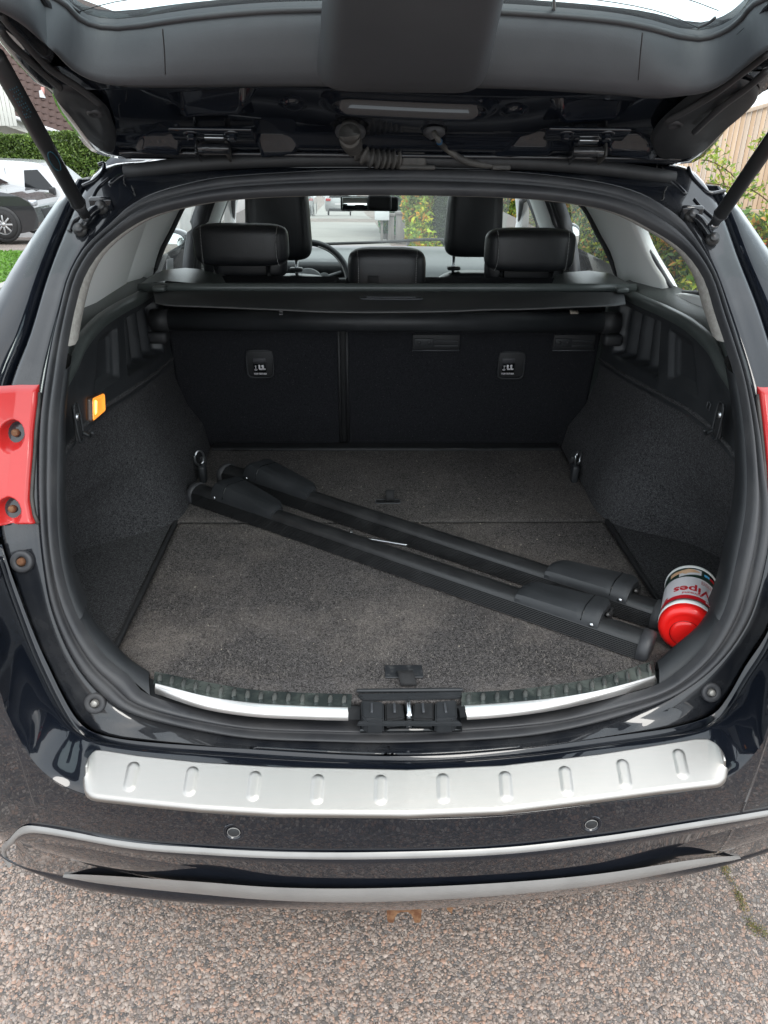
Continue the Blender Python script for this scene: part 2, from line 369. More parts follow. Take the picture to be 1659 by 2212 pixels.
# ================================================================== THE CAR
car = empty('station_wagon', (0, 1.0, 0), 'dark blue black station wagon seen from behind with its tailgate wide open', 'car')
CEN = (0, 1.03); TH = np.linspace(0, 2*math.pi, 240, endpoint=False)
def aploop(px, off=0, ext=None):
    P = [ap(u, v) for u, v in px]; L = polar(P, TH, CEN)
    L[:, 1] += off; return L
SO = [(880,366),(1106,374),(1206,384),(1306,400),(1373,419),(1423,442),(1466,473),(1479,488),(1512,540),(1541,596),(1570,681),(1595,765),(1617,849),(1634,934),(1645,1018),(1656,1084),(1656,1159),(1640,1247),(1614,1332),(1574,1398),(1525,1450),(1476,1486),(1411,1519),(1313,1551),(1215,1574),(1117,1589),(869,1601),(705,1599),(542,1592),(458,1580),(360,1560),(294,1541),(245,1517),(196,1470),(157,1411),(118,1313),(101,1215),(90,1084),(89,1000),(93,900),(104,820),(118,740),(136,665),(155,596),(190,535),(240,488),(283,447),(333,423),(400,403),(467,388),(553,380),(700,371)]
SI = [(880,419),(1106,425),(1206,433),(1306,450),(1356,467),(1396,488),(1472,536),(1519,596),(1547,681),(1572,754),(1592,821),(1609,934),(1615,1046),(1610,1117),(1588,1231),(1568,1313),(1525,1395),(1486,1437),(1444,1470),(1411,1486),(1313,1512),(1215,1535),(1117,1545),(869,1560),(705,1558),(542,1552),(458,1540),(360,1518),(304,1495),(278,1463),(229,1424),(183,1362),(147,1280),(127,1182),(122,1084),(123,1000),(126,900),(138,800),(150,720),(165,650),(182,596),(219,540),(283,488),(333,463),(400,445),(467,433),(553,425),(700,420)]
LO = aploop(SO); LI = aploop(SI)
SN = np.array([0, -.93, .36])
rows = []
for wv in np.linspace(0, 1, 17):
    h = .004+.014*abs(math.sin(wv*math.pi*2))**.6 if 0 < wv < 1 else -.006
    if abs(wv-.5) < .02: h = .0035
    rows.append(lerp(LO, LI, wv)+SN*h)
seal = grid('door_seal', rows, rub, car, closed=True)
# painted frame round the opening
FL = [(880,354),(1300,356),(1420,356),(1490,362),(1530,400),(1560,450),(1600,560),(1640,660),(1672,760),(1695,840),(1705,960),(1710,1100),(1690,1250),(1659,1362),(1640,1388),(1607,1444),(1574,1502),(1542,1542),(1476,1568),(1313,1594),(1117,1620),(880,1635),(542,1620),(400,1609),(300,1601),(229,1592),(176,1566),(98,1427),(33,1264),(5,1180),(-8,1080),(-5,960),(20,829),(59,729),(100,596),(145,480),(175,415),(215,362),(260,353),(500,352)]
LF = aploop(FL)
rows = []
for wv, off in [(-.03, .012), (0, .004), (.04, -.002), (.14, -.006), (.3, -.004), (.55, -.002), (.8, -.003), (.94, 0), (1, .010), (1.02, .04)]:
    L = lerp(LO, LF, wv); L[:, 1] += off; rows.append(L)
frame_ = grid('opening_frame', rows, paintd, car, closed=True)
# side body panels, built as sections in y
def xs(z): return float(np.interp(z, [.25, .35, .6, .85, 1.05, 1.13, 1.2, 1.3, 1.4, 1.45, 1.49], [.74, .78, .805, .81, .79, .77, .735, .685, .625, .58, .50]))
LFz = LF[np.argsort(TH)]
def flx(z, sgn):
    s = [p for p in LF if p[0]*sgn > .3]; s.sort(key=lambda p: p[2]); return abs(float(np.interp(z, [p[2] for p in s], [p[0] for p in s])))
for sgn in (-1, 1):
    rows = []
    for z in np.linspace(.93, 1.43, 26):
        x0 = flx(z, sgn); x1 = xs(z); y = g(z); x0 = min(x0, x1-.02)
        row = [(x0, y+.045), (x0+.004, y+.03), (x0+.012, y+.004), (x0+.02, y-.001), (lerp(x0, x1, .55), y+.006), (lerp(x0, x1, .8), y+.022), (x1-.008, y+.055), (x1, y+.12), (x1+.003, y+.2), (x1, y+.34)]
        rows.append([(sgn*a, b, z) for a, b in row])
    grid('quarter_pillar', rows, paint, car)
    # body side below the windows
    rows = []
    for z in np.linspace(.25, 1.13, 18):
        x1 = xs(z); rows.append([(sgn*x1*(1 if y < 3.6 else 1-.02*(y-3.6)), y, z) for y in [1.02 if z < .93 else g(z)+.3, 1.4, 1.8, 2.3, 2.9, 3.5, 4.2, 4.9, 5.2]])
    grid('body_side', rows, paint, car)
    # tail light
ELz = [(82,833),(80,870),(73,930),(70,985),(66,1030),(63,1080),(70,1118),(78,1134)]
ERz = [(1639,838),(1642,863),(1650,934),(1658,1018),(1660,1060),(1652,1110),(1650,1126)]
for sgn, E in ((-1, ELz), (1, ERz)):
    P = np.array([ap(u, v, -.012) for u, v in E]); P = P[np.argsort(P[:, 2])]
    wells = [ap(u, v) for u, v in ([(36,932),(29,1096)] if sgn < 0 else [(1690,930),(1695,1095)])]
    rows = []
    for i, z in enumerate(np.linspace(P[0, 2], P[-1, 2], 90)):
        xi = abs(float(np.interp(z, P[:, 2], P[:, 0]))); row = []; yb = g(z)-.016
        e = 1-min(1, min(i, 89-i)/3)
        row.append((sgn*xi, yb+.03, z))
        for x in np.r_[xi, xi+.0015, xi+.004, np.linspace(xi+.006, .755, 80)]:
            y = yb-.004*min(1, (x-xi)/.004)-.012*np.clip((x-xi-.03)/.05, 0, 1)+.012*e**2
            for W in wells:
                d = math.hypot(x-abs(W[0]), (z-W[2])*.95)
                y += .022*(1-np.clip((d-.009)/.011, 0, 1)**2)*(d < .020)
            row.append((sgn*x, y, z))
        row += [(sgn*.78, yb+.0, z), (sgn*.800, yb+.03, z), (sgn*.806, yb+.12, z), (sgn*.806, yb+.3, z)]
        rows.append(row)
    tl_ = grid('tail_light', rows, redl, car)
    tube('lamp_gasket', [(sgn*(abs(r_[0][0])-.002), r_[0][1]-.022, r_[0][2]) for r_ in rows[::6]], .0035, rubd, tl_, 8)
    for W in wells:
        o = np.array([W[0], g(W[2])-.006, W[2]]); lathe('screw', [(0, .004), (.004, .004), (.005, .003), (.0062, 0), (.0062, -.01)], o, (0, -1, .3), rust, tl_, 16)
# gap and dusty strip beside each light, flange bolts
def washer(u, v, r, off, mr, name='bumper_bolt', m2=bolt):
    c = ap(u, v, off); o = lathe(name, [(r, -.004), (r, .003), (r*.86, .006), (r*.62, .0045), (r*.45, .0045), (r*.45, .001)], c, (0, -.9, .42), rub, car, 28)
    lathe('bolt_head', [(0, .0085), (r*.27, .0085), (r*.33, .007), (r*.36, .0), (r*.45, -.001)], c, (0, -.9, .42), mr, o, 18); return o
washer(206, 1518, .0175, -.006, mat('bolt_zinc', (.3, .29, .27), .45, .5)); washer(1535, 1495, .0165, -.006, bpy.data.materials['bolt_zinc'])
washer(48, 1213, .0175, -.008, rust)
# bumper ---------------------------------------------------------------
BEp = [(5,1180),(33,1264),(98,1427),(176,1568),(229,1594),(542,1622),(880,1637),(1117,1622),(1313,1596),(1476,1570),(1542,1544),(1574,1504),(1607,1446),(1659,1364),(1690,1250)]
BCp = [(-45,1370),(0,1493),(16,1542),(72,1644),(115,1684),(173,1713),(288,1732),(431,1752),(596,1763),(880,1767),(1084,1760),(1292,1736),(1440,1717),(1530,1700),(1590,1668),(1640,1615),(1668,1560),(1700,1440)]
BEr = [ap(u, v, -.004) for u, v in BEp]; BE = cr([ap(u, v, -.004) for u, v in BEp], 160); BC = cr([bf(u, v) for u, v in BCp], 160)

prof = [(0, .004), (.015, .004), (.03, -.010), (.10, -.012), (.16, .004), (.20, .014), (.25, .0195), (.32, .020), (.5, .016), (.7, .010), (.85, .0055), (.94, .002), (1, -.003)]
rows = [[(-.80, 1.35, .9+.0*i)] for i in range(0)]
rows = []
for wv, dz in prof:
    L = lerp(BE, BC, wv); L[:, 2] += dz; rows.append(L)
# extend past both corners to the flank
def flank(row, z1=.90, fz=None):
    a, b = row[0], row[-1]; out = list(row)
    for s, q in ((-1, a), (1, b)):
        ex = []; yl = q[1]
        for x in np.linspace(abs(q[0])+.012, .795, 14):
            k = min(1, (x-abs(q[0]))/.08); z = lerp(q[2], z1, k) if fz is None else fz
            y = max(yl+.001, Yc(x, z)+bh(z)); ex.append((s*x, y, z)); yl = y
        zf = z1 if fz is None else fz
        ex += [(s*.802, yl+.03, zf), (s*.807, yl+.10, zf), (s*.809, max(1.35, yl+.2), zf), (s*.807, 1.9, zf)]
        out = ex[::-1]+out if s < 0 else out+ex
    return out
top = grid('bumper', [flank(r, .90+.012*(1-i/len(rows))) for i, r in enumerate(rows)], paint, car)
low = []
for k, z in enumerate([None, .008, .03, .06, .10]+list(np.linspace(.56, .34, 14))):
    r = []
    for p in BC:
        zz = p[2] if z is None else (p[2]-z if z < .2 else z)
        if z is not None and z > .2: zz = min(zz, p[2]-.10-.001*k)
        edge = .006*(1-min(1, (p[2]-zz)/.012))**2
        r.append((p[0], Yc(p[0], zz)+bh(zz)+edge*0, zz))
    low.append(flank(r, .9, None if k == 0 else (.90-(z if z < .2 else 0) if z < .2 else z)))
grid('bumper_face', low, paint, car)
# lower insert, silver strips
IT = [(34,1812),(60,1797),(144,1808),(288,1832),(431,1845),(596,1853),(804,1856),(1084,1846),(1292,1823),(1500,1790),(1640,1766),(1700,1752)]
IB = [(34,1866),(60,1876),(138,1893),(216,1906),(431,1928),(596,1942),(804,1946),(1084,1931),(1292,1908),(1500,1870),(1600,1853),(1640,1840),(1700,1820)]
def bfx(pts, n, off): return cr([bf(u, v, off) for u, v in pts], n)
a_, b_ = bfx(IT, 120, -.010), bfx(IB, 120, -.010); rows = []
for wv, dy in [(-.03, .012), (0, .006), (.02, .0025), (.06, .0005), (.12, 0), (.5, 0), (.9, 0), (1.04, .0005)]:
    L = lerp(a_, b_, wv); L[:, 1] += dy; rows.append(L)
grid('bumper_insert', rows, paint, car)
def strip(name, T, B, n, off, h, m, parent=car, steps=5, fn=bf):
    a, b = cr([fn(u, v, off) for u, v in T], n), cr([fn(u, v, off) for u, v in B], n); rows = []
    for i in range(steps+1):
        wv = i/steps; L = lerp(a, b, wv); L[:, 1] -= h*math.sin(math.pi*min(max(wv, .0), 1))**.5; rows.append(L)
    return grid(name, rows, m, parent)
strip('trim_strip', [(16,1868),(5,1842),(20,1812),(54,1784),(90,1786),(144,1795),(288,1820),(431,1831),(596,1840),(804,1841),(1084,1831),(1292,1808),(1500,1776),(1659,1750),(1710,1740)],
      [(26,1870),(16,1849),(30,1822),(58,1798),(92,1798),(144,1806),(288,1831),(431,1843),(596,1852),(804,1854),(1084,1843),(1292,1819),(1500,1786),(1659,1760),(1710,1750)], 150, -.002, .006, silver)
strip('lower_trim_strip', [(138,1888),(216,1891),(431,1905),(596,1917),(800,1919),(1084,1907),(1292,1888),(1500,1857),(1597,1848)],
      [(138,1890),(216,1906),(431,1931),(596,1945),(800,1949),(1084,1934),(1292,1911),(1500,1872),(1597,1850)], 130, -.013, .006, silver)
strip('bumper_lip', [(-20,1836),(5,1846),(34,1864),(138,1890),(216,1906),(431,1931),(596,1945),(800,1949),(1084,1934),(1292,1911),(1500,1872),(1597,1850),(1659,1830),(1700,1815)],
      [(-20,1838),(0,1848),(29,1865),(144,1912),(288,1937),(431,1952),(596,1962),(880,1966),(1084,1949),(1292,1925),(1500,1887),(1659,1842),(1700,1828)], 130, -.006, .003, paint)
# bumper protector plate
PT = [(205,1622),(223,1622),(300,1634),(431,1648),(596,1658),(880,1664),(1084,1655),(1292,1631),(1420,1611),(1500,1598),(1518,1598)]
PB = [(205,1722),(220,1724),(300,1733),(431,1746),(596,1756),(880,1759),(1084,1751),(1292,1725),(1420,1708),(1520,1696),(1545,1693)]
def toppos(u, v, dz=.0):
    # hit the bumper's upper face: linear between BE and BC along y
    def F(P):
        i = int(np.argmin(np.abs(BE[:, 0]-P[0])+10*(np.abs(BE[:, 0]-P[0]) > .6)*0)); j = int(np.argmin(np.abs(BC[:, 0]-P[0])))
        e, c = BE[i], BC[j]; t = np.clip((e[1]-P[1])/max(e[1]-c[1], .02), 0, 1)
        zz = e[2]*(1-t)+c[2]*t
        return (zz+dz)-P[2]
    return hit(u, v, F, .5, 1.1)
nP = 90; uu = np.linspace(0, 1, nP)
T_ = np.array([[u, np.interp(u, [p[0] for p in PT], [p[1] for p in PT])] for u in lerp(184, 1568, uu)])
zt = lerp(BE[80], BC[80], .35)[2]+.006; zb = BC[80][2]+.006
def plate_pt(s, t, dz=0):
    """s across 0..1, t down 0..1"""
    u = lerp(184, 1568, s); ul = u
    vt = np.interp(u, [p[0] for p in PT], [p[1] for p in PT]); vb = np.interp(u, [p[0] for p in PB], [p[1] for p in PB])
    # rounded ends
    dl = (u-184); dr = (1568-u); R = 26
    for d, k in ((dl, 1), (dr, .9)):
        if d < R: c = R-math.sqrt(max(R*R-(R-d)**2, 0)); vt += c; vb -= c
    if s < .5: vt += max(0, 24-dl)*.35
    else: vt += max(0, 40-dr)*.5; 
    v = lerp(vt, vb, t); return u, v
slots = [(285,1680,-8),(413,1690,-6),(549,1700,-2),(686,1707,0),(822,1708,0),(957,1705,2),(1092,1700,4),(1222,1689,8),(1347,1674,13),(1469,1652,14)]
rows = []
nT = 44; nP = 460
for t in np.linspace(0, 1, nT):
    row = []
    for s in np.linspace(0, 1, nP):
        u, v = plate_pt(s, t); P = atz(u, v, lerp(.664, .638, t)+.0)
        dz = 0
        for (a, b, tl) in slots:
            if abs(u-a) < 24 and abs(v-b) < 44:
                x = (u-a)+(v-b)*(880-a)/600*.22; y = v-b
                d = math.hypot(x, max(0, abs(y)-19))
                dz += .0024*(1/(1+math.exp((d-10)/.9)))
        e = min(1, (1-t)/.05, 1); dz -= .006*(1-e)**2
        row.append(P+np.array([0, 0, dz]))
    rows.append(row)
plate = grid('protector_plate', rows, steel, car, thick=.003)
PLATE_Z = .640
for u, v in ((505, 1797), (1277, 1780)):
    c = bf(u, v, -.001); pn = np.array([0, -.99, .1])
    s_ = lathe('parking_sensor', [(.0165, -.004), (.0162, .0008), (.015, .0016), (.0115, .0012), (.0112, -.0012), (.0095, -.0014)], c, pn, paint, car, 32)
    lathe('sensor_face', [(.0, .0014), (.0078, .0014), (.0088, .0006), (.0094, -.002)], c, pn, plas, s_, 24)
    tube('sensor_ring', [c+pn*.0012+.0092*np.array([math.cos(t), 0, math.sin(t)]) for t in np.linspace(0, 2*math.pi, 32, endpoint=False)], .0006, silver, s_, 6, closed=True)
# tow bracket under the bumper
tb = []
for u0, u1 in ((834, 852), (893, 910)):
    q = [aty(u, v, .92) for u, v in ((u0, 1950), (u1, 1950), (u1-2, 1990), (u0+3, 1990))]; tb.append(q)
arc = [(834,1950),(836,1985),(840,1991),(850,1991),(853,1980),(858,1972),(866,1968),(880,1968),(888,1973),(892,1982),(895,1991),(906,1991),(909,1985),(912,1950)]
poly('tow_bracket', [aty(u, v-2, .92) for u, v in arc], rust, car, .008)
poly('bracket_tab', [aty(u, v, .95) for u, v in [(962,1945),(965,1962),(976,1972),(980,1945)]], rust, car, .006)
# underbody, roof, front: closes the shell
box('underbody', (1.5, 3.9, .05), (0, 3.05, .40), plasd, car, bev=.01)
rows = []
for y in [1.49, 1.52, 1.6, 1.9, 2.3, 2.8, 3.2, 3.28]:
    zt = float(np.interp(y, [1.49, 1.6, 2.3, 3.2, 3.3], [1.462, 1.485, 1.52, 1.50, 1.485])); rows.append([(x, y+ .0, zt-.045*(abs(x)/.56)**3) for x in np.linspace(-.56, .56, 25)])
grid('roof', rows, paint, car, thick=.02)
tube('added_roof_gap_strip', [(x, 1.478-.0*abs(x), 1.468-.03*(abs(x)/.52)**3) for x in np.linspace(-.50, .50, 30)], .013, plasd, car, 10)  # added dark strip, hides a bright sliver along the roof edge
for sgn in (-1, 1):
    rows = []
    for z in np.linspace(1.36, 1.45, 5): rows.append([(sgn*xs(z), y, z) for y in [g(z)+.3, 1.9, 2.3, 2.8, 3.2]])
    grid('roof_side_rail', rows, paint, car, thick=.03, off=1 if sgn > 0 else -1)

# ================================================================== THE TAILGATE
def tgl(px, d=0): return [tpx(u, v, d) for u, v in px]
T0 = [(33,-2),(100,77),(150,133),(200,163),(250,177),(300,181),(553,181),(883,183),(1106,187),(1273,196),(1373,203),(1439,209),(1506,196),(1556,172),(1606,133),(1659,90),(1700,50)]
T1 = [(133,0),(167,34),(200,50),(250,56),(300,52),(400,37),(553,22),(700,17),(883,16),(1070,22),(1206,31),(1306,40),(1373,50),(1439,66),(1473,76),(1523,79),(1570,62),(1606,33),(1637,0)]
TOUT = [(-40,55),(0,95),(30,132),(60,164),(85,188),(105,193),(113,207),(125,237),(158,282),(205,333),(260,345),(553,345),(883,345),(1200,352),(1440,358),(1500,353),(1540,318),(1580,270),(1615,235),(1640,205),(1659,198),(1700,170)]
tc_ = (0, .64); THt = np.linspace(0, 2*math.pi, 220, endpoint=False)
def tloop(px, ext, d): return polar([np.array([x, s, 0]) for x, s in tgl(px, d)+ext], THt, tc_, 0, 1, 500)
l0 = tloop(T0, [(.68, .70), (.66, .92), (.57, 1.10), (.30, 1.16), (-.30, 1.16), (-.57, 1.10), (-.66, .92), (-.68, .70)], .034)
l1 = tloop(T1, [(.55, .62), (.52, .80), (.44, .88), (0, .90), (-.44, .88), (-.52, .80), (-.55, .62)], -.016)
lo = tloop(TOUT, [(.75, .70), (.73, .95), (.63, 1.18), (.32, 1.24), (-.32, 1.24), (-.63, 1.18), (-.73, .95), (-.75, .70)], 0)
def trow(L, d): return [tgp(p[0], p[1], d) for p in L]
def trow2(L, d):
    f = lambda t: min(max(t, 0), 1)
    return [tgp(p[0], p[1], d-.055*f((.515-abs(p[0]))/.02)*f((p[1]-.004)/.02)*f((.37-p[1])/.03)) for p in L]
tgate = grid('tailgate', [trow(lo, -.06), trow(lo*np.array([1.01, 1, 1]), -.03), trow(lo, -.002)]+[trow2(lerp(lo, l0, k), d) for k, d in ((.06, .003), (.12, .004), (.3, .002), (.36, .010), (.42, .016), (.6, .018), (.66, .010), (.72, .0), (.8, -.002), (.93, -.004), (1.0, .002))]+[trow(lerp(lo, l0, 1.05), .0), trow(lerp(l0, l1, .4), -.012), trow(lerp(l0, l1, .8), -.024), trow(lerp(l0, l1, .9), -.035)], paintd, car, closed=True)
lsk = l1.copy(); lsk[:, 1] -= .11*np.clip((.62-lsk[:, 1])/.1, 0, 1); lsk[:, 0] *= 1.12
grid('tailgate_skin', [trow(lerp(lsk, lo, k), d) for k, d in ((.0, -.032), (.0, -.040), (.3, -.050), (.8, -.062), (1.0, -.060))], paint, tgate, closed=True)
grid('trim_panel', [trow(lerp(l0, l1, k), d) for k, d in ((-.01, .004), (.0, .014), (.03, .027), (.08, .037), (.18, .044), (.34, .045), (.52, .038), (.70, .025), (.85, .011), (.93, .003), (.97, -.004), (1.0, -.014), (1.0, -.024))], plasg, tgate, closed=True)
tube('glass_seal', trow(lerp(l1, l0, -.01), -.014), .004, rub, tgate, 6, closed=True)
gl_ = grid('rear_window', [trow(lerp(lsk, np.array([0, .64, 0])+0*l1, k), -.026) for k in (0, .5, .999)], glt, tgate, closed=True)
# seams of the trim panel
for a, b, c in (((351, 62), (355, 110), (357, 160)), ((1388, 70), (1383, 120), (1379, 172))):
    tube('panel_seam', cr([tg(*q, .0475) for q in (a, b, c)], 12), .0009, rub, tgate, 5)
# heater wires and bus bars on the glass
def wire(name, px, r, m): tube(name, cr([tg(u, v, -.022) for u, v in px], 30), r, m, tgate, 5)
wire('heater_wire', [(172,25),(230,8),(300,-4),(500,-25),(883,-34),(1200,-10),(1356,10),(1439,30),(1508,60)], .0006, bolt)
wire('heater_wire', [(1400,-20),(1489,0),(1552,23)], .0006, bolt); wire('heater_wire', [(60,0),(300,-60),(883,-90),(1300,-50),(1489,0)], .0006, bolt)
wire('bus_bar', [(130,-4),(150,10),(172,26)], .002, rub); wire('bus_bar', [(1508,60),(1530,50),(1545,38)], .002, rub)
wire('aerial_strip', [(1197,33),(1197,-20)], .0022, silver)
# bulge over the high brake light
xa, sa = tpx(696, 150, .06); xb, sb = tpx(1053, 150, .06); s0 = tpx(883, 168, .03)[1]
rows = []
for s, k in [(s0-.004, 0), (s0+.006, .35), (s0+.02, .62), (s0+.045, .85), (s0+.08, .97), (s0+.12, 1), (s0+.2, 1), (s0+.28, 1.0), (s0+.34, .9), (s0+.37, .4), (s0+.38, 0)]:
    row = []
    for t in np.linspace(-1, 1, 61):
        wd = 1.06-.06*abs(t); x = lerp(xa-.012, xb+.012, .5+.5*t); x *= 1-(s-s0)*.70; fl = 0
        e = 1-abs(t)**9; row.append(tgp(x+fl, s, .036+.034*k*e))
    rows.append(row)
grid('brake_light_cover', rows, plasg, tgate)
# pressed metal panel above the hinges (height field)
nx, ns = 330, 110
cap = [tpx(760, 237, 0), tpx(1010, 234, 0)]; feats = []
pads = [[tpx(*q) for q in ((371, 218), (545, 210), (521, 257), (398, 257))], [tpx(*q) for q in ((1197, 223), (1361, 236), (1330, 268), (1214, 268))]]
lows = [[tpx(*q) for q in ((288, 310), (350, 276), (382, 282), (392, 314))], [tpx(*q) for q in ((1062, 325), (1180, 288), (1192, 325), (1100, 326))], [tpx(*q) for q in ((1306, 322), (1350, 292), (1400, 310), (1420, 330))], [tpx(*q) for q in ((553, 277), (570, 277), (645, 312), (560, 316))]]
rounds = [(tpx(633, 240), .020, .007), (tpx(1110, 245), .020, .007), (tpx(757, 285), .030, -.006), (tpx(937, 287), .022, -.005)]
def inside(q, x, s):
    d = 9
    n = len(q)
    cx = sum(p[0] for p in q)/n; cs = sum(p[1] for p in q)/n
    for i in range(n):
        a, b = q[i], q[(i+1) % n]; ex, es = b[0]-a[0], b[1]-a[1]; L = math.hypot(ex, es); nxx, nss = -es/L, ex/L
        sg = np.sign((cx-a[0])*nxx+(cs-a[1])*nss); d = np.minimum(d, sg*((x-a[0])*nxx+(s-a[1])*nss))
    return d
X, Sg = np.meshgrid(np.linspace(-.515, .515, nx), np.linspace(.004, .335, ns))
H = .006+.010*np.clip((Sg-.10)/.12, 0, 1)*0
H = H+.016*np.exp(-((Sg-.245)/.02)**2)*0
ss = lambda t: np.clip(t, 0, 1)**2*(3-2*np.clip(t, 0, 1))
H -= .014*ss((Sg-.045)/.03)                                # the panel is sunk behind the hinge rail
H += .012*ss((Sg-.235)/.03)                                # and rises to the trim panel
H += .004*np.sin(X*9+.5)*ss((Sg-.05)/.05)
for q in pads: d = inside(q, X, Sg); sc_ = sum(p[1] for p in q)/4; H += (-.016-.75*(Sg-sc_))*ss((d+.003)/.008)
for q in lows: d = inside(q, X, Sg); sc_ = sum(p[1] for p in q)/4; H += (-.002-.50*(Sg-sc_))*ss((d+.002)/.008)
for (cx, cs), r, a in rounds: d = np.hypot(X-cx, Sg-cs); H += a*ss((r-d)/.006)
cxa, cxb = cap[0][0], cap[1][0]; cs0 = (cap[0][1]+cap[1][1])/2; d = np.hypot(np.maximum(0, np.maximum(cxa-X, X-cxb)), Sg-cs0)
H += .009*ss((.050-d)/.018)-.024*ss((.030-d)/.014)
tilt = .0
rows = [[tgp(X[i, j], Sg[i, j], H[i, j]) for j in range(nx)] for i in range(ns)]
grid('inner_panel', rows, paint, tgate)
# rail along the hinge side
for s_, d_, r_ in ((.012, .008, .0055), (.026, .010, .0045), (-.004, .004, .006)):
    tube('hinge_rail', [tgp(x, s_, d_) for x in np.linspace(-.50, .50, 40)], r_, paintd, tgate, 8)
for q in (((-.50,.05),(-.46,.10)), ((.50,.05),(.46,.10))): pass
# corner caps with drain bumps
for px, bump in (([(150,250),(113,200),(140,186),(175,198),(230,240),(243,270),(252,300),(240,333),(207,318)], (205,243)), ([(1404,310),(1408,298),(1422,275),(1450,248),(1500,210),(1570,180),(1640,205),(1560,290),(1500,340),(1440,350)], (1458,268))):
    n = 60; L = cr([np.array([*tpx(u, v, .01), 0]) for u, v in px], n, True); c = L.mean(0)
    grid('corner_cap', [[tgp(*(lerp(L, c, k)[i][:2]), d) for i in range(n)] for k, d in ((0, .002), (.03, .009), (.10, .012), (.35, .008), (.5, .011), (.7, .008), (.999, .008))], plas, tgate, closed=True)
    c = tg(*bump, .008); lathe('drain_plug', [(.013, -.002), (.012, .003), (.009, .005), (.007, .002), (0, .001)], c, TN, rub, tgate, 20)
# rubber flap along the edges of the tailgate
for px in ([(0,30),(40,75),(110,150),(170,190),(215,225)], [(0,62),(20,90),(60,128),(95,160),(130,190)], [(1659,115),(1600,160),(1540,205),(1490,235),(1440,262)], [(1659,150),(1620,185),(1560,230),(1500,285)]):
    tube('weather_strip', cr([tg(u, v, .016) for u, v in px], 30), .005, rub, tgate, 7)
# hinges
for (u0, u1, v0, v1, cxx) in ((427, 496, 300, 349, 460), (1235, 1299, 306, 356, 1268)):
    c = tg(cxx, (v0+v1)/2, .014); h = empty('hinge_', (0, 0, 0)); bpy.data.objects.remove(h)
    pl = tg(cxx, v0-15, .010)
    R_ = basis((1, 0, 0), TS, np.cross((1, 0, 0), TS))
    hb = box('hinge', (.135, .045, .007), tg(cxx-1, 289, .010), paint, car, R_, .003)
    for du in (-46, 42):
        b = tg(cxx+du, 291, .014); lathe('washer', [(.0135, -.004), (.0135, .0), (.012, .0015), (.0085, .0015)], b, TN, paint, hb, 20)
        lathe('bolt_head', [(.0, .0095), (.0065, .0095), (.0078, .008), (.008, .001)], b, TN, paint, hb, 6, smooth=False)
    lathe('hinge_pin', [(0, -.026), (.0085, -.026), (.0085, .026), (0, .026)], tg(cxx+2, (v0+v1)/2-4, .018), (1, 0, 0), paintd, hb, 18)
    for du in (-33, 31): box('hinge_lug', (.004, .045, .022), tg(cxx+du+2, (v0+v1)/2+2, .014), rubd if du > 0 else paintd, hb, R_, .001)
    box('hinge_leaf', (.045, .03, .004), tg(cxx+2, v1-6, .008), paintd, hb, R_, .001)
    box('hinge_tab', (.032, .009, .003), tg(cxx+3, v0-1, .016), zinc, hb, R_, .001)
# wiring hose with bellows
hp = [tg(757, 283, .0), tg(755, 292, .02), aty(768, 318, 1.455), aty(795, 338, 1.45), aty(830, 342, 1.46), aty(862, 342, 1.47)]
L = cr(hp, 150); r = [.0112+.0034*math.cos(i*2*math.pi/6.4) for i in range(150)]
hose = tube('wiring_hose', L, [q*1.25 for q in r], rubd, car, 18)
lathe('grommet', [(.024, -.004), (.026, .002), (.024, .007), (.015, .012), (.012, .016)], tg(757, 283, .0), TN, rub, hose, 30)
box('hose_block', (.048, .03, .028), aty(892, 343, 1.475), rubd, hose, None, .007, 3); box('hose_foot', (.066, .03, .008), aty(900, 361, 1.475), rubd, hose, None, .003)
# thin washer tube
L = cr([tg(938, 286, .008), tg(945, 299, .02), aty(965, 322, 1.45), aty(1000, 345, 1.46), aty(1040, 355, 1.47), aty(1078, 357, 1.475)], 60)
th_ = tube('washer_tube', L, [.0045, .0045, .005, .0065, .006], rubd, car, 12)
lathe('grommet', [(.018, -.003), (.0185, .002), (.014, .006), (.009, .009), (.006, .013)], tg(938, 286, 0), TN, rub, th_, 26)
tube('blue_collar', L[7:11], .0053, mat('blue_collar', (.008, .07, .16), .4), th_, 12)
box('tube_foot', (.034, .02, .010), aty(1082, 361, 1.475), rubd, th_, None, .003)
# roof channel under the hinges, corner brackets
tube('roof_channel_lip', cr([ap(u, v, .02) for u, v in ((300,372),(360,362),(420,352),(560,356),(883,360),(1200,360),(1320,362),(1400,376))], 60), .004, paintd, car, 8)
for (b1, b2, sg) in (((218, 447), (172, 495), -1), ((1495, 465), (1540, 515), 1)):
    c = ap(*b1, -.012); br = box('strut_bracket', (.040, .012, .034), c+np.array([0, .006, 0]), paintd, car, Matrix.Rotation(.35, 3, 'X'), .005)
    for q in (b1, b2):
        c = ap(*q, -.015); lathe('bolt_head', [(0, .009), (.0075, .009), (.0085, .007), (.0085, .002), (.012, .001), (.012, -.004)], c, (0, -.85, .5), bolt, br, 14)
    tube('bracket_arm', [ap(*b1, -.012), ap((b1[0]+b2[0])/2-2*sg, (b1[1]+b2[1])/2-12, -.02), ap(*b2, -.012)], .008, paintd, br, 8, n=12)
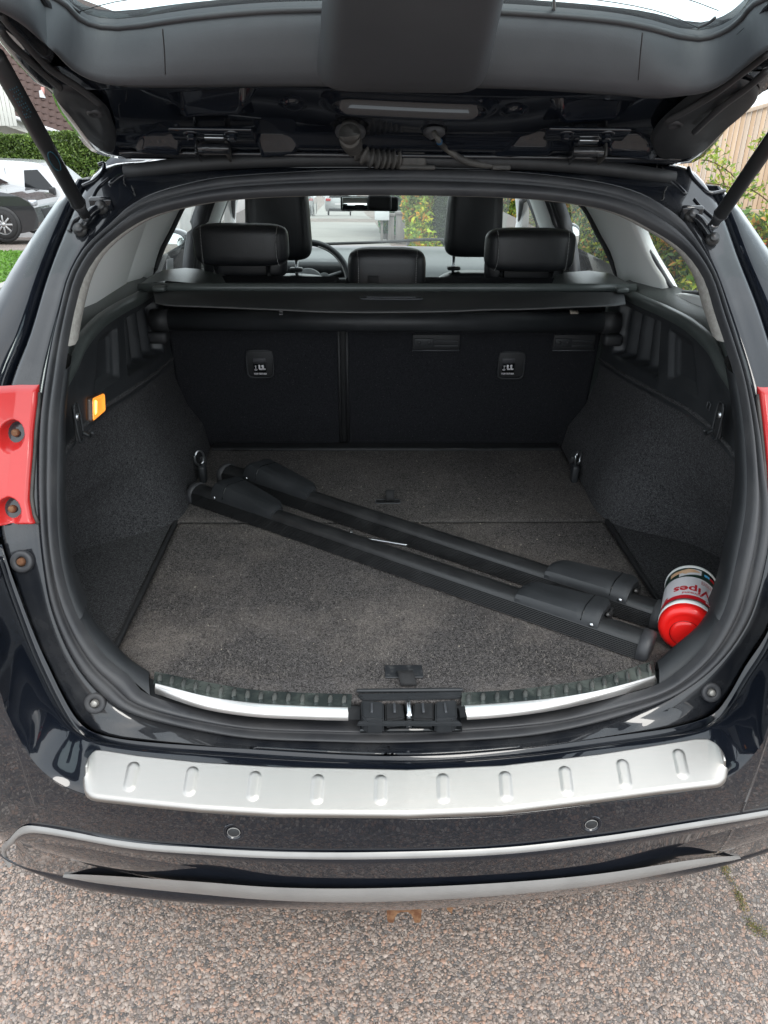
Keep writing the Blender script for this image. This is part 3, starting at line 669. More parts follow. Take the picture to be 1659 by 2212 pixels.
# pressed folds and sealer seams in the painted corners
for px, r_ in (([(212,356),(224,353),(223,368),(203,390),(178,402)], .0035), ([(236,398),(262,380),(320,368),(390,362)], .004), ([(198,430),(212,405),(236,385)], .003), ([(150,500),(160,478),(172,470)], .004),
               ([(1487,362),(1493,378),(1512,400),(1533,417),(1566,412)], .0035), ([(1330,368),(1400,376),(1450,392),(1482,420)], .004), ([(1500,430),(1515,448),(1540,470)], .003)):
    tube('pressed_fold', cr([ap(u, v, -.003) for u, v in px], 30), r_, paintd, frame_, 8)
for px in ([(268,352),(270,375),(268,395),(272,400)], [(284,402),(290,415),(292,424)], [(1430,360),(1436,372),(1434,382)], [(1443,402),(1436,412),(1432,430),(1426,434)], [(1418,358),(1420,366)]):
    L = cr([ap(u, v, -.007) for u, v in px], 24); tube('sealer_seam', [p+rng.normal(0, .0006, 3) for p in L], [.0005, .0011, .0006, .0012, .0005], rubd, frame_, 6)
# gas struts
for A, B, sg in (((185, 468), (-25, 95), -1), ((1541, 486), (1720, 225), 1)):
    a = ap(*A, -.03); x, s = tpx(*B, .03); b = tgp(x, s, .03)
    d = b-a
    st = tube('gas_strut', [a+d*.10, a+d*.105, a+d*.50, a+d*.505, a+d*.95, a+d*.96], [.0115, .0118, .0118, .0122, .0122, .010], barm, car, 18)
    tube('strut_rod', [a+d*.6, a+d], .0055, zinc, st, 10)
    tube('strut_socket', [a+d*.01, a+d*.06, a+d*.11], [.0085, .0085, .013], plas, st, 14)
    lathe('ball_joint', [(0, -.011), (.006, -.009), (.009, 0), (.006, .009), (0, .011)], a, (0, 1, 0), zinc, st, 14)
    if sg < 0:
        ax, bx = frame(d/np.linalg.norm(d)); view = a-CAM; view /= np.linalg.norm(view); e = d/np.linalg.norm(d); side = np.cross(e, view); side /= np.linalg.norm(side); out = -np.cross(side, e); out = out if np.dot(out, view) < 0 else -out
        for k in range(4):
            for j in range(10):
                p = a+e*(.262+.0058*j)+side*(-.0045+.003*k)+out*(.0118 if abs(k-1.5) < 1 else .0112)
                if (j*7+k*3) % 5: box('strut_print', (.0012, .0022, .0006), p, silvermark, st, basis(side, e, out), 0)
        tube('strut_print', [a+e*(.165+.022*math.sin(t))+side*.006*math.cos(t)+out*.0114 for t in np.linspace(0, 2*math.pi, 24, endpoint=False)], .0006, silvermark, st, 5, closed=True)

# ================================================================== INSIDE THE LUGGAGE ROOM
ZF = .68
rows = []
sillp = [(322,1452),(333,1456),(450,1480),(542,1495),(764,1504),(883,1504),(996,1502),(1117,1495),(1280,1472),(1411,1433),(1425,1428)]
SL = cr([atz(u, v, ZF) for u, v in sillp], 80)
nf = 70
for i in range(81):
    x = -.514+1.028*i/80; y0 = float(np.interp(x, SL[:, 0], SL[:, 1], left=SL[0, 1]+.08, right=SL[-1, 1]+.08))-.01
    if x < SL[0, 0]: y0 = SL[0, 1]+(SL[0, 0]-x)*.9
    if x > SL[-1, 0]: y0 = SL[-1, 1]+(x-SL[-1, 0])*.9
    r = []
    for j in range(nf):
        y = lerp(y0, 1.575, j/(nf-1)); e = min(1, (.514-abs(x))/.008); r.append((x, y, ZF-.004*(1-e)**2-.0015*(j == nf-1)+.0006*math.sin(x*23+y*17)))
    rows.append(r)
fl = grid('floor_board', rows, carp, car, thick=.012, off=1)
rows = [[(x, y, ZF-.0015*(j == 0)) for j, y in enumerate(np.linspace(1.578, 2.075, 30))] for x in np.linspace(-.524, .522, 60)]
fl2 = grid('rear_floor_board', rows, carp, car, thick=.012, off=1)
for sgn in (-1, 1):
    lid = poly('side_floor_lid', [(sgn*a, b, ZF-.004) for a, b in [(.528, 1.575), (.70, 1.445), (.78, 1.35), (.72, 1.12), (.60, 1.06), (.50, 1.02), (.524, 1.10)]], carps, car, .006)
    box('edge_strip', (.008, .50, .02), (sgn*.519, 1.335, ZF-.007), plasd, car, None, .001)
    box('luggage_tray', (.24, .9, .004), (sgn*.64, 1.6, ZF-.03), plasd, car, None, 0)
# seam bar at the seatback
box('seatback_sill', (1.03, .05, .012), (0, 2.055, ZF+.002), plasd, car, None, .003)
for u, v, w_ in ((1000, 972, .17), (540, 975, .12)): box('sill_scuff', (w_, .002, .002), atz(u, v-3, ZF+.008), bolt, fl2, None, 0)
# pull loops in the floor
def strapmat(): return mat('black_webbing', (.016, .016, .017), .8, bump=1, bscale=900, bdist=.0008)
web = strapmat()
c = atz(838, 1084, ZF); rr = box('loop_recess', (.060, .020, .003), c+np.array([0, 0, .0005]), plasd, car, None, .008, 3)
tube('recess_rim', [c+np.array([.031*np.sign(math.cos(t))*abs(math.cos(t))**.4, .012*np.sign(math.sin(t))*abs(math.sin(t))**.4, .001]) for t in np.linspace(0, 2*math.pi, 30, endpoint=False)], .0015, plasg, rr, 6, closed=True)
rows = [[c+np.array([.005+x, yy, zz]) for x in (-.011, -.004, .004, .011)] for yy, zz in ((-.004, .001), (-.006, .012), (-.002, .024), (.006, .031), (.013, .027), (.012, .012), (.008, .002))]
grid('pull_loop', rows, web, fl, thick=.0016)
c = atz(872, 1452, ZF); rr = box('loop_plate', (.066, .034, .004), c+np.array([0, 0, .001]), mat('worn_plastic', (.02, .022, .025), .5, col2=(.09, .09, .09), nscale=60, ramp=(.55, .75)), car, None, .007, 3)
rows = [[c+np.array([.0+x+sk, yy, zz]) for x in (-.0135, -.005, .005, .0135)] for yy, zz, sk in ((-.004, .003, 0), (-.010, .010, .001), (-.020, .011, .003), (-.034, .006, .006), (-.038, .003, .007), (-.034, .002, .006))]
grid('pull_strap', rows, web, fl, thick=.0014)
# seam line of lint across the floor
tube('floor_joint', [(x, 1.5765, ZF-.0005) for x in (-.51, .51)], .0012, mat('lint', (.07, .068, .066), .9), fl, 4)
# front corners and sill trim
A_ = [(324,1448),(333,1450),(450,1474),(542,1489),(650,1496),(764,1499),(996,1496),(1117,1489),(1200,1479),(1280,1466),(1350,1447),(1411,1427),(1420,1424)]
B_ = [(320,1478),(324,1477),(450,1507),(542,1520),(650,1527),(764,1530),(1000,1526),(1117,1518),(1200,1510),(1280,1497),(1350,1480),(1420,1459),(1426,1457)]
C_ = [(318,1494),(323,1493),(440,1529),(542,1545),(650,1551),(764,1554),(1004,1552),(1117,1543),(1200,1531),(1280,1514),(1350,1496),(1426,1473),(1432,1470)]
D_ = [(318,1506),(323,1508),(440,1545),(542,1557),(650,1562),(764,1564),(1004,1564),(1117,1552),(1200,1543),(1280,1524),(1350,1507),(1426,1484),(1432,1480)]
nS = 300
A3 = cr([atz(u, v, ZF+.006) for u, v in A_], nS); B3 = cr([atz(u, v, ZF+.012) for u, v in B_], nS); C3 = cr([atz(u, v, ZF+.000) for u, v in C_], nS); D3 = cr([ap(u, v, .01) for u, v in D_], nS)
def band(name, a, b, i0, i1, m, bulge=.0, par=car, f=None):
    rows = []
    for k in np.linspace(0, 1, 9):
        L = lerp(a, b, k)[i0:i1].copy(); L[:, 2] += bulge*math.sin(math.pi*k)
        if f is not None: L[:, 2] += [f(i, k) for i in range(i0, i1)]
        rows.append(L)
    return grid(name, rows, m, par)
iL, iR = [int(np.argmin(np.abs(A3[:, 0]-atz(u, 1497, ZF)[0]))) for u in (766, 996)]
sillm = mat('sill_plastic', (.035, .043, .042), .2, col2=(.13, .145, .13), nscale=14, ramp=(.42, .72), rough2=.4, bump=.1, bscale=200)  # lighter greenish patches in the colour stand for reflections on the band
ribm = mat('rib_plastic', (.075, .08, .078), .22, col2=(.13, .135, .125), nscale=40)
def ribs(i, k):
    t = (i % 12)/12; return .003*max(0, math.cos((t-.5)*math.pi*2)-.55)/.45*(1 if .12 < k < .92 else 0)
sill = empty('sill_', (0, 0, 0)); bpy.data.objects.remove(sill)
base = band('sill_trim', lerp(A3, B3, -.25), D3, 0, nS, plas, .0)
base.data.transform(Matrix.Translation((0, 0, -.005)))
for i0, i1 in ((3, iL), (iR, nS-3)):
    nb = i1-i0
    lo3, hi3 = A3, B3
    fine = [cr(x[i0:i1], nb*5) for x in (A3, B3, C3)]
    rows = []
    cnt = 15 if i0 < 10 else 15
    for k in np.linspace(0, 1, 14):
        L = lerp(fine[0], fine[1], k).copy(); s = np.linspace(0, cnt, len(L)) % 1
        L[:, 2] += .0045*np.clip((np.abs(s-.5) < .2)*np.cos((s-.5)/.2*math.pi/2), 0, 1)*(math.sin(math.pi*np.clip((k-.12)/.8, 0, 1))**.4)
        rows.append(L)
    rb = grid('ribbed_band', rows, sillm, base)
    for c_ in range(cnt):
        ii = int((c_+.5)/cnt*(len(fine[0])-1)); a9, b9 = fine[0][ii], fine[1][ii]
        tube('rib', [lerp(a9, b9, k)+np.array([0, 0, .0012]) for k in (.14, .3, .5, .7, .86)], [.0008, .0036, .0042, .0036, .0008], ribm, base, 8)
    rows = [lerp(fine[1], fine[2], k)+np.array([0, 0, dz]) for k, dz in ((0, .0), (.02, .003), (.1, .0042), (.8, .0042), (.96, .002), (1, -.003))]
    grid('steel_strip', [r[8:-8] for r in rows], steelb, base)
# latch unit
c1, c2 = atz(778, 1503, ZF), atz(992, 1500, ZF); yc = c1[1]
lat = box('latch_frame', (c2[0]-c1[0]+.012, .006, .006), ((c1[0]+c2[0])/2, yc+.003, ZF+.008), plas, base, None, .002)
xm = (c1[0]+c2[0])/2; W = c2[0]-c1[0]
P_ = lambda u, v, z=ZF-.002: atz(u, v, z)
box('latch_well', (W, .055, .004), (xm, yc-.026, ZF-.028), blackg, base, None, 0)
def quadbox(name, px, z, h, m, par, bev=.003):
    q = [atz(u, v, z) for u, v in px]; bm = bmesh.new()
    vs = [bm.verts.new(Vector(p)) for p in q]+[bm.verts.new(Vector(p)-Vector((0, 0, h))) for p in q]
    n = len(q)
    bm.faces.new(vs[:n]); bm.faces.new(vs[n:][::-1])
    for i in range(n): bm.faces.new((vs[i], vs[i+n], vs[(i+1) % n+n], vs[(i+1) % n]))
    bmesh.ops.recalc_face_normals(bm, faces=bm.faces)
    bmesh.ops.bevel(bm, geom=bm.edges[:], offset=bev, segments=2, affect='EDGES'); return bm_obj(name, bm, m, par, False)
quadbox('latch_cheek', [(779,1511),(829,1514),(830,1555),(790,1554),(781,1546)], ZF+.004, .03, plas, base)
quadbox('latch_cheek', [(940,1514),(986,1509),(988,1545),(980,1553),(940,1554)], ZF+.004, .03, plas, base)
quadbox('latch_shelf', [(831,1516),(870,1518),(874,1550),(832,1555)], ZF-.002, .02, plasd, base)
quadbox('latch_shelf', [(893,1517),(938,1516),(938,1554),(890,1552)], ZF-.002, .02, plasd, base)
for u in (803, 852, 914, 962): box('latch_rib', (.004, .022, .003), atz(u, 1529, ZF+.005), plasg, base, None, .001)
a = atz(881, 1520, ZF-.002); b = atz(884, 1549, ZF-.006)
tube('latch_striker', [a-np.array([0, 0, .03]), a, a+np.array([0, -.004, .006]), b+np.array([0, .006, .006]), b, b-np.array([0, 0, .03])], .0045, zinc, base, 12, n=30)
quadbox('latch_surround', [(772,1497),(1000,1493),(998,1502),(988,1504),(790,1508),(780,1507)], ZF+.008, .008, plas, base, .002)
quadbox('latch_surround', [(776,1555),(990,1555),(1000,1562),(770,1562)], ZF-.002, .008, plas, base, .002)
# black plastic lining behind the seal: corners and sides, pale cloth above
PL = [(131,1084),(144,1192),(163,1247),(196,1326),(245,1385),(284,1424),(322,1449)]; PO = [(124,1084),(127,1182),(147,1280),(183,1362),(229,1424),(278,1463),(324,1502)]
PR = [(1594,1084),(1588,1149),(1568,1231),(1542,1293),(1509,1346),(1450,1398),(1418,1427)]; PQ = [(1613,1084),(1607,1149),(1592,1220),(1560,1330),(1525,1395),(1486,1437),(1424,1480)]
for a, b in ((PO, PL), (PQ, PR)):
    a3 = cr([ap(u, v, .012) for u, v in a], 60); b3 = cr([ap(u, v, .055) for u, v in b], 60)
    rows = [lerp(a3, b3, k)+np.array([0, 0, dz]) for k, dz in ((0, 0), (.15, .006), (.4, .010), (.75, .006), (.93, .002), (1, -.004), (1.0, -.05), (1.02, -.08))]
    grid('corner_lining', rows, plas, car)
low_i = [i for i in range(240) if LI[i, 2] < 1.17 and LI[i, 2] > .80]
def liner(name, idx, m, seq):
    rows = []
    for dy, k in seq:
        rows.append([(LI[i, 0]*(1+k), LI[i, 1]+dy, 1.03+(LI[i, 2]-1.03)*(1+k)) for i in idx])
    return grid(name, rows, m, car)
up = [i for i in range(240) if LI[i, 2] >= 1.19]
up = sorted(up, key=lambda i: TH[i]); liner('cloth_lining', up, fabric, [(.0, .01), (.006, -.004), (.02, -.010), (.05, -.002), (.085, .02), (.09, .06)])
for sgn in (-1, 1):
    idx = sorted([i for i in low_i if LI[i, 0]*sgn > 0], key=lambda i: LI[i, 2]); liner('black_lining', idx, plas, [(0, .01), (.005, -.004), (.03, .0), (.07, .02), (.10, .06), (.14, .12)])
# side walls
def hf(name, rows_, m, n, par=car, fn=None):
    R = [cr(r, n) for r in rows_]; K = np.linspace(0, 1, 40); out = []
    src = np.array(R); pos = np.linspace(0, 1, len(R))
    for k in K:
        L = np.stack([[np.interp(k, pos, src[:, i, c]) for c in range(3)] for i in range(n)])
        out.append(L)
    if fn:
        for a, k in enumerate(K):
            for i in range(n): out[a][i] = fn(out[a][i], i/(n-1), k)
    return grid(name, out, m, par)
for sgn in (-1, 1):
    T = [(.603, 2.05, .952), (.59, 1.80, .978), (.592, 1.55, 1.003), (.60, 1.42, 1.012), (.612, 1.30, 1.00), (.622, 1.22, .97), (.628, 1.15, .90)]
    M0 = [(.598, 2.05, .89), (.585, 1.80, .92), (.585, 1.58, .935), (.615, 1.42, .93), (.64, 1.30, .92), (.65, 1.2, .90), (.65, 1.12, .85)]
    M1 = [(.575, 2.05, .815), (.563, 1.80, .84), (.562, 1.60, .85), (.635, 1.42, .85), (.67, 1.29, .84), (.68, 1.18, .83), (.67, 1.09, .80)]
    M2 = [(.535, 2.05, .755), (.53, 1.80, .765), (.535, 1.60, .77), (.67, 1.435, .765), (.71, 1.29, .76), (.71, 1.16, .75), (.69, 1.05, .74)]
    B = [(.522, 2.06, .672), (.514, 1.80, .672), (.520, 1.58, .672), (.695, 1.447, .672), (.74, 1.29, .672), (.73, 1.12, .672), (.70, 1.0, .672)]
    mir = lambda L: [(sgn*a, b, c) for a, b, c in L]
    hf('side_carpet', [mir(T), mir(M0), mir(M1), mir(M2), mir(B)], carps, 70)
    tube('carpet_edge', cr(mir([(a-.004, b, c) for a, b, c in T]), 60), .005, carps, car, 8)
    # black upper panel with its pockets
    U = [(.606, 2.06, 1.145), (.60, 1.84, 1.150), (.60, 1.66, 1.158), (.60, 1.52, 1.158), (.60, 1.41, 1.143), (.603, 1.365, 1.12), (.612, 1.30, 1.09)]
    T2 = [(a-.006, b, c-.012) for a, b, c in T]
    def pocket(P, t, w):
        d = 0
        def sb(t0, t1, w0, w1, e=.02):
            return ss((t-t0)/e)*ss((t1-t)/e)*ss((w-w0)/(e*2.2))*ss((w1-w)/(e*2.2))
        d += .055*sb(.12, .50, .22, .90)*(.75+.25*math.cos(t*60))
        d += .012*sb(.56, .72, .28, .86, .012)+.006*sb(.58, .70, .33, .80, .012)
        return P+np.array([sgn*d, 0, 0])
    hf('upper_side_panel', [mir(T2), mir([(a, b, c) for a, b, c in U])], plas, 170, fn=pocket)
    if sgn > 0:
        for t, z0 in ((1.36, 1.02),):
            for k, (y, z, l) in enumerate([(1.365, 1.045, .014), (1.358, 1.038, .008), (1.352, 1.045, .014), (1.36, 1.0522, .008)]):
                box('moulded_mark', (.002, .0015 if k in (0, 2) else .008, l if k in (0, 2) else .0015), (.598, y, z), plasg, car, None, 0)
    # ledge rolled over the top of the panel
    Uo = [(.665, 2.08, 1.155), (.665, 1.86, 1.166), (.662, 1.68, 1.172), (.655, 1.53, 1.176), (.645, 1.43, 1.17), (.635, 1.38, 1.15), (.64, 1.32, 1.12)]
    rows = []; Ui, Uo = cr(mir(U), 60), cr(mir(Uo), 60)
    for k, dz, dx in ((0, -.014, .002), (0, .0, -.004), (.06, .010, -.004), (.16, .014, 0), (.28, .010, 0), (.36, .001, 0), (.42, .002, 0), (.55, .008, 0), (1, .010, 0), (1.25, .02, 0)):
        L = lerp(Ui, Uo, k).copy(); L[:, 2] += dz; L[:, 0] += sgn*dx; rows.append(L)
    grid('side_ledge', rows, ledge, car)
    # hooks
    hk = (-.586, 1.272, 1.040) if sgn < 0 else (.586, 1.280, 1.042)
    h = box('bag_hook', (.006, .022, .066), hk, plasd, car, Matrix.Rotation(-.15, 3, 'X'), .005)
    p = np.array(hk)+np.array([-sgn*.004, 0, 0])
    tube('hook_rim', [p+np.array([0, .013*np.sign(math.cos(t))*abs(math.cos(t))**.5, .036*np.sign(math.sin(t))*abs(math.sin(t))**.6]) for t in np.linspace(0, 2*math.pi, 36, endpoint=False)], .0022, plas, h, 6, closed=True)
    tube('hook_arm', [p+np.array([0, .010, -.022]), p+np.array([-sgn*.014, .008, -.028]), p+np.array([-sgn*.02, .002, -.018])], .0035, plas, h, 8, n=14)
    lathe('hook_screw', [(0, .003), (.006, .003), (.0075, 0)], p+np.array([0, 0, .012]), (-sgn, 0, 0), zinc, h, 14)
    # lashing eye
    q = np.array([sgn*.497, 1.815, ZF])
    e = box('lashing_eye', (.018, .03, .05), q+np.array([0, 0, .022]), plas, car, None, .005)
    q2 = q+np.array([sgn*.005, .012, .062]); ax1 = np.array([.35*sgn, .2, .9]); 
    tube('eye_ring', [q2+np.array([sgn*.003+.014*math.cos(t)*.7, .010*math.cos(t), .020*math.sin(t)]) for t in np.linspace(0, 2*math.pi, 28, endpoint=False)], .0028, zinc, e, 8, closed=True)
    box('eye_bracket', (.02, .014, .03), q+np.array([sgn*.004, .035, .045]), plasd, e, None, .006)
# luggage lamp, lit, on the near side wall
q4 = [atx(u, v, -.594) for u, v in ((196, 861), (222, 849), (224, 887), (197, 910))]; cc = sum(q4)/4
loop = []
for i in range(4):
    a, b, c_ = q4[i-1], q4[i], q4[(i+1) % 4]; da, dc = (a-b)/np.linalg.norm(a-b), (c_-b)/np.linalg.norm(c_-b)
    for t in np.linspace(0, 1, 6): loop.append(b+da*.007*(1-t)**2+dc*.007*t**2)
loop = np.array(loop)
def lrow(k, x): L = lerp(cc, 0, 0)+(loop-cc)*k; L = L.copy(); L[:, 0] = x; return L
lmp = grid('luggage_lamp', [lrow(1.0, -.602), lrow(1.0, -.592), lrow(.96, -.5895), lrow(.84, -.5885), lrow(.80, -.590), lrow(.4, -.591), lrow(.001, -.591)], amber, car, closed=True)
lmp['label'] = 'lit amber lamp in the black side panel'
grid('lamp_rim', [lrow(1.12, -.600), lrow(1.10, -.5915), lrow(1.03, -.5905), lrow(.99, -.594)], mat('lamp_rim_plastic', (.06, .035, .025), .3), lmp, closed=True)
bc_ = atx(206, 880, -.5893); dn_ = (q4[3]-q4[0]); dn_ /= np.linalg.norm(dn_)
tube('lamp_bulb', [bc_-dn_*.014, bc_-dn_*.012, bc_+dn_*.010, bc_+dn_*.014], [.001, .0038, .003, .0005], amberh, lmp, 10)
# rear seatbacks
def sbk(u, v, off=0): return hit(u, v, lambda P: P[1]-(2.078-(P[2]-.68)*.165)-off, 1, 3)
def sbx(x, z, off=0): return np.array([x, 2.078-(z-.68)*.165+off, z])
xg1, xg2 = sbk(737, 850)[0], sbk(748, 850)[0]
Rs = Matrix.Rotation(math.atan(.165), 3, 'X')
sbs = []
for x0, x1 in ((-.600, xg1), (xg2, .585)):
    o = box('rear_seatback', (x1-x0, .10, .49), sbx((x0+x1)/2, .918, .050), seatb, car, Rs, .012, 3); sbs.append(o)
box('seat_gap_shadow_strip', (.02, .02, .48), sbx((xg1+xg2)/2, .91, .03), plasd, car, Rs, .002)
tube('seat_edge_trim', [sbx(xg1-.004, .69, -.002), sbx(xg1-.004, 1.08, -.002)], .004, plasd, sbs[0], 8)
tube('seat_edge_trim', [sbx(xg2+.004, .69, -.002), sbx(xg2+.004, 1.08, -.002)], .004, plasd, sbs[1], 8)
for k, (u0, v0, u1, v1) in enumerate([(532, 754, 592, 817), (1076, 757, 1132, 820)]):
    c = sbk((u0+u1)/2, (v0+v1)/2, -.003); o = box('tether_point', (.072, .006, .076), c, plasd, car, Rs, .004)
    tube('tether_rim', [c+np.array([.036*np.sign(math.cos(t))*abs(math.cos(t))**.35, -.004-.038*.165*-math.sin(t)*0, .038*np.sign(math.sin(t))*abs(math.sin(t))**.35]) for t in np.linspace(0, 2*math.pi, 48, endpoint=False)], .0022, plas, o, 6, closed=True)
    lc = sbk((547+577)/2 if k == 0 else (1082+1112)/2, 797, -.010)
    box('tether_label', (.037, .003, .034), lc, plasd, o, Rs, .001)
    wl = lambda x, z, w_, h_, m_=labelw: box('label_print', (w_, .001, h_), lc+np.array([x, -.0022-z*.165*-1*-1, z]), m_, o, Rs, 0)
    wl(0, .0035, .034, .024, blackg)
    dz_ = -.0008
    for x_, z_, w2, h2 in ((-.0115, .004, .0012, .014), (-.0115, .0095, .0045, .0012), (-.0115, -.0028, .0070, .0013), (-.0145, -.0012, .0012, .0035), (-.0085, -.0012, .0012, .0035), (-.0015, .007, .0045, .012), (.002, .0, .009, .0042), (.0085, .007, .0045, .012), (.0115, .0, .0075, .0042), (.006, .0095, .0022, .006)):
        o_ = box('label_print', (w2, .001, h2), lc+np.array([x_, -.0030-z_*.165, z_]), labelw, o, Rs, 0)
    box('tether_slot', (.035, .004, .014), lc+np.array([0, -.001, .024]), mat('slot_plastic', (.05, .05, .055), .4), o, Rs, .002)
    text('label_text', 'TOP-TETHER', .0062, labelw, o, lambda x, y, z: tuple(lc+np.array([x, -.0022-z, y-.0135])), bold=.0001)
for u0, v0, u1, v1 in ((890, 722, 995, 755), (1192, 722, 1288, 755)):
    a = sbk(u0, v1, -.004); b = sbk(u1, v0, -.004); c = (a+b)/2; wx = b[0]-a[0]; hz = b[2]-a[2]
    o = box('seat_handle', (wx, .008, hz), c, plasd, car, Rs, .003)
    box('handle_bar', (wx*.5, .006, .006), c+np.array([wx*.2, -.006, .004]), plas, o, Rs, .001); box('handle_bar', (wx*.5, .006, .006), c+np.array([wx*.2, -.006, -.009]), plas, o, Rs, .001)
    box('handle_plate', (wx*.4, .005, hz*.5), c+np.array([-wx*.26, -.006, 0]), plas, o, Rs, .001)
    for k in (-.36, -.16): lathe('rivet', [(0, .0025), (.004, .0025), (.0055, 0)], c+np.array([wx*k, -.0085, 0]), (0, -1, 0), plasd, o, 12)
    tube('handle_lip', [c+np.array([-wx*.5, -.006, -hz*.5]), c+np.array([wx*.5, -.006, -hz*.5])], .002, plasg, o, 6)
# luggage cover: roller and its pulled flap
cv = empty('luggage_', (0, 0, 0)); bpy.data.objects.remove(cv)
a = aty(366, 691, 1.935); b = aty(1300, 697, 1.935)
rl = tube('cover_roller', [a, b], .026, plas, car, 28)
for p, s_ in ((a, -1), (b, 1)): tube('roller_cap', [p, p+np.array([s_*.045, 0, -.001])], [.0285, .027], plasd, rl, 20)
for p, s_ in ((a, -1), (b, 1)): box('roller_bracket', (.05, .05, .03), p+np.array([s_*.035, .01, -.045]), plasd, rl, None, .008)
R0 = [(300,624),(500,626),(883,628),(1200,629),(1368,628)]
r0 = cr([atz(u, v+2, 1.165) for u, v in [(332,626),(500,627),(883,629),(1200,629),(1345,629)]], 120)
r1 = cr([atz(u, v, 1.150) for u, v in [(335,652),(360,657),(450,661),(600,667),(720,672),(950,671),(1060,667),(1130,666),(1250,661),(1330,658),(1351,655)]], 120)
rows = []
for k in np.linspace(0, 1, 14):
    L = lerp(r0, r1, k).copy(); L[:, 2] += .004*math.sin(k*math.pi); rows.append(L)
rows.append([p+np.array([0, -.001, -.004]) for p in r1]); rows.append([p+np.array([0, .02, -.008]) for p in r1]); rows.append([p+np.array([0, .10, -.010]) for p in r1])
flap = grid('cover_flap', rows, mat('cover_vinyl', (.020, .021, .022), .5, col2=(.030, .031, .032), nscale=5, bump=.5, bscale=500, bdist=.0006), car)
tube('flap_edge', [p+np.array([0, -.001, -.002]) for p in r1], .0016, mat('frayed_edge', (.09, .09, .09), .9), rl, 5)
c = atz(845, 646, 1.160); R90 = None
box('flap_handle', (.146, .03, .006), c, plas, flap, None, .006, 3); box('handle_slot', (.118, .010, .003), c+np.array([0, .004, .004]), plasg, flap, None, .001)
tube('handle_rim', [c+np.array([.074*np.sign(math.cos(t))*abs(math.cos(t))**.3, .017*np.sign(math.sin(t))*abs(math.sin(t))**.4, .003]) for t in np.linspace(0, 2*math.pi, 50, endpoint=False)], .0018, plasg, flap, 6, closed=True)
for x in (-.59, .60): box('flap_clip', (.03, .03, .012), (x*.955, 1.86 if x < 0 else 1.88, 1.172), ledge, flap, None, .004)
tube('seat_top_rail', [atz(u, 621, 1.17) for u in (300, 430)]+[atz(u, 622, 1.17) for u in (883, 1260, 1372)], .011, ledge, car, 12)
for u in (452, 605): pass
box('paper_scrap', (.02, .012, .002), aty(1240, 674, 1.88), straw, flap, Matrix.Rotation(.6, 3, 'X'), 0)
for u, v in ((607, 669), (607, 676)): box('label_stub', (.009, .002, .007 if v < 670 else .004), aty(u, v+3, 1.86), mat('stub_grey', (.12, .12, .125), .5), flap, None, .001)
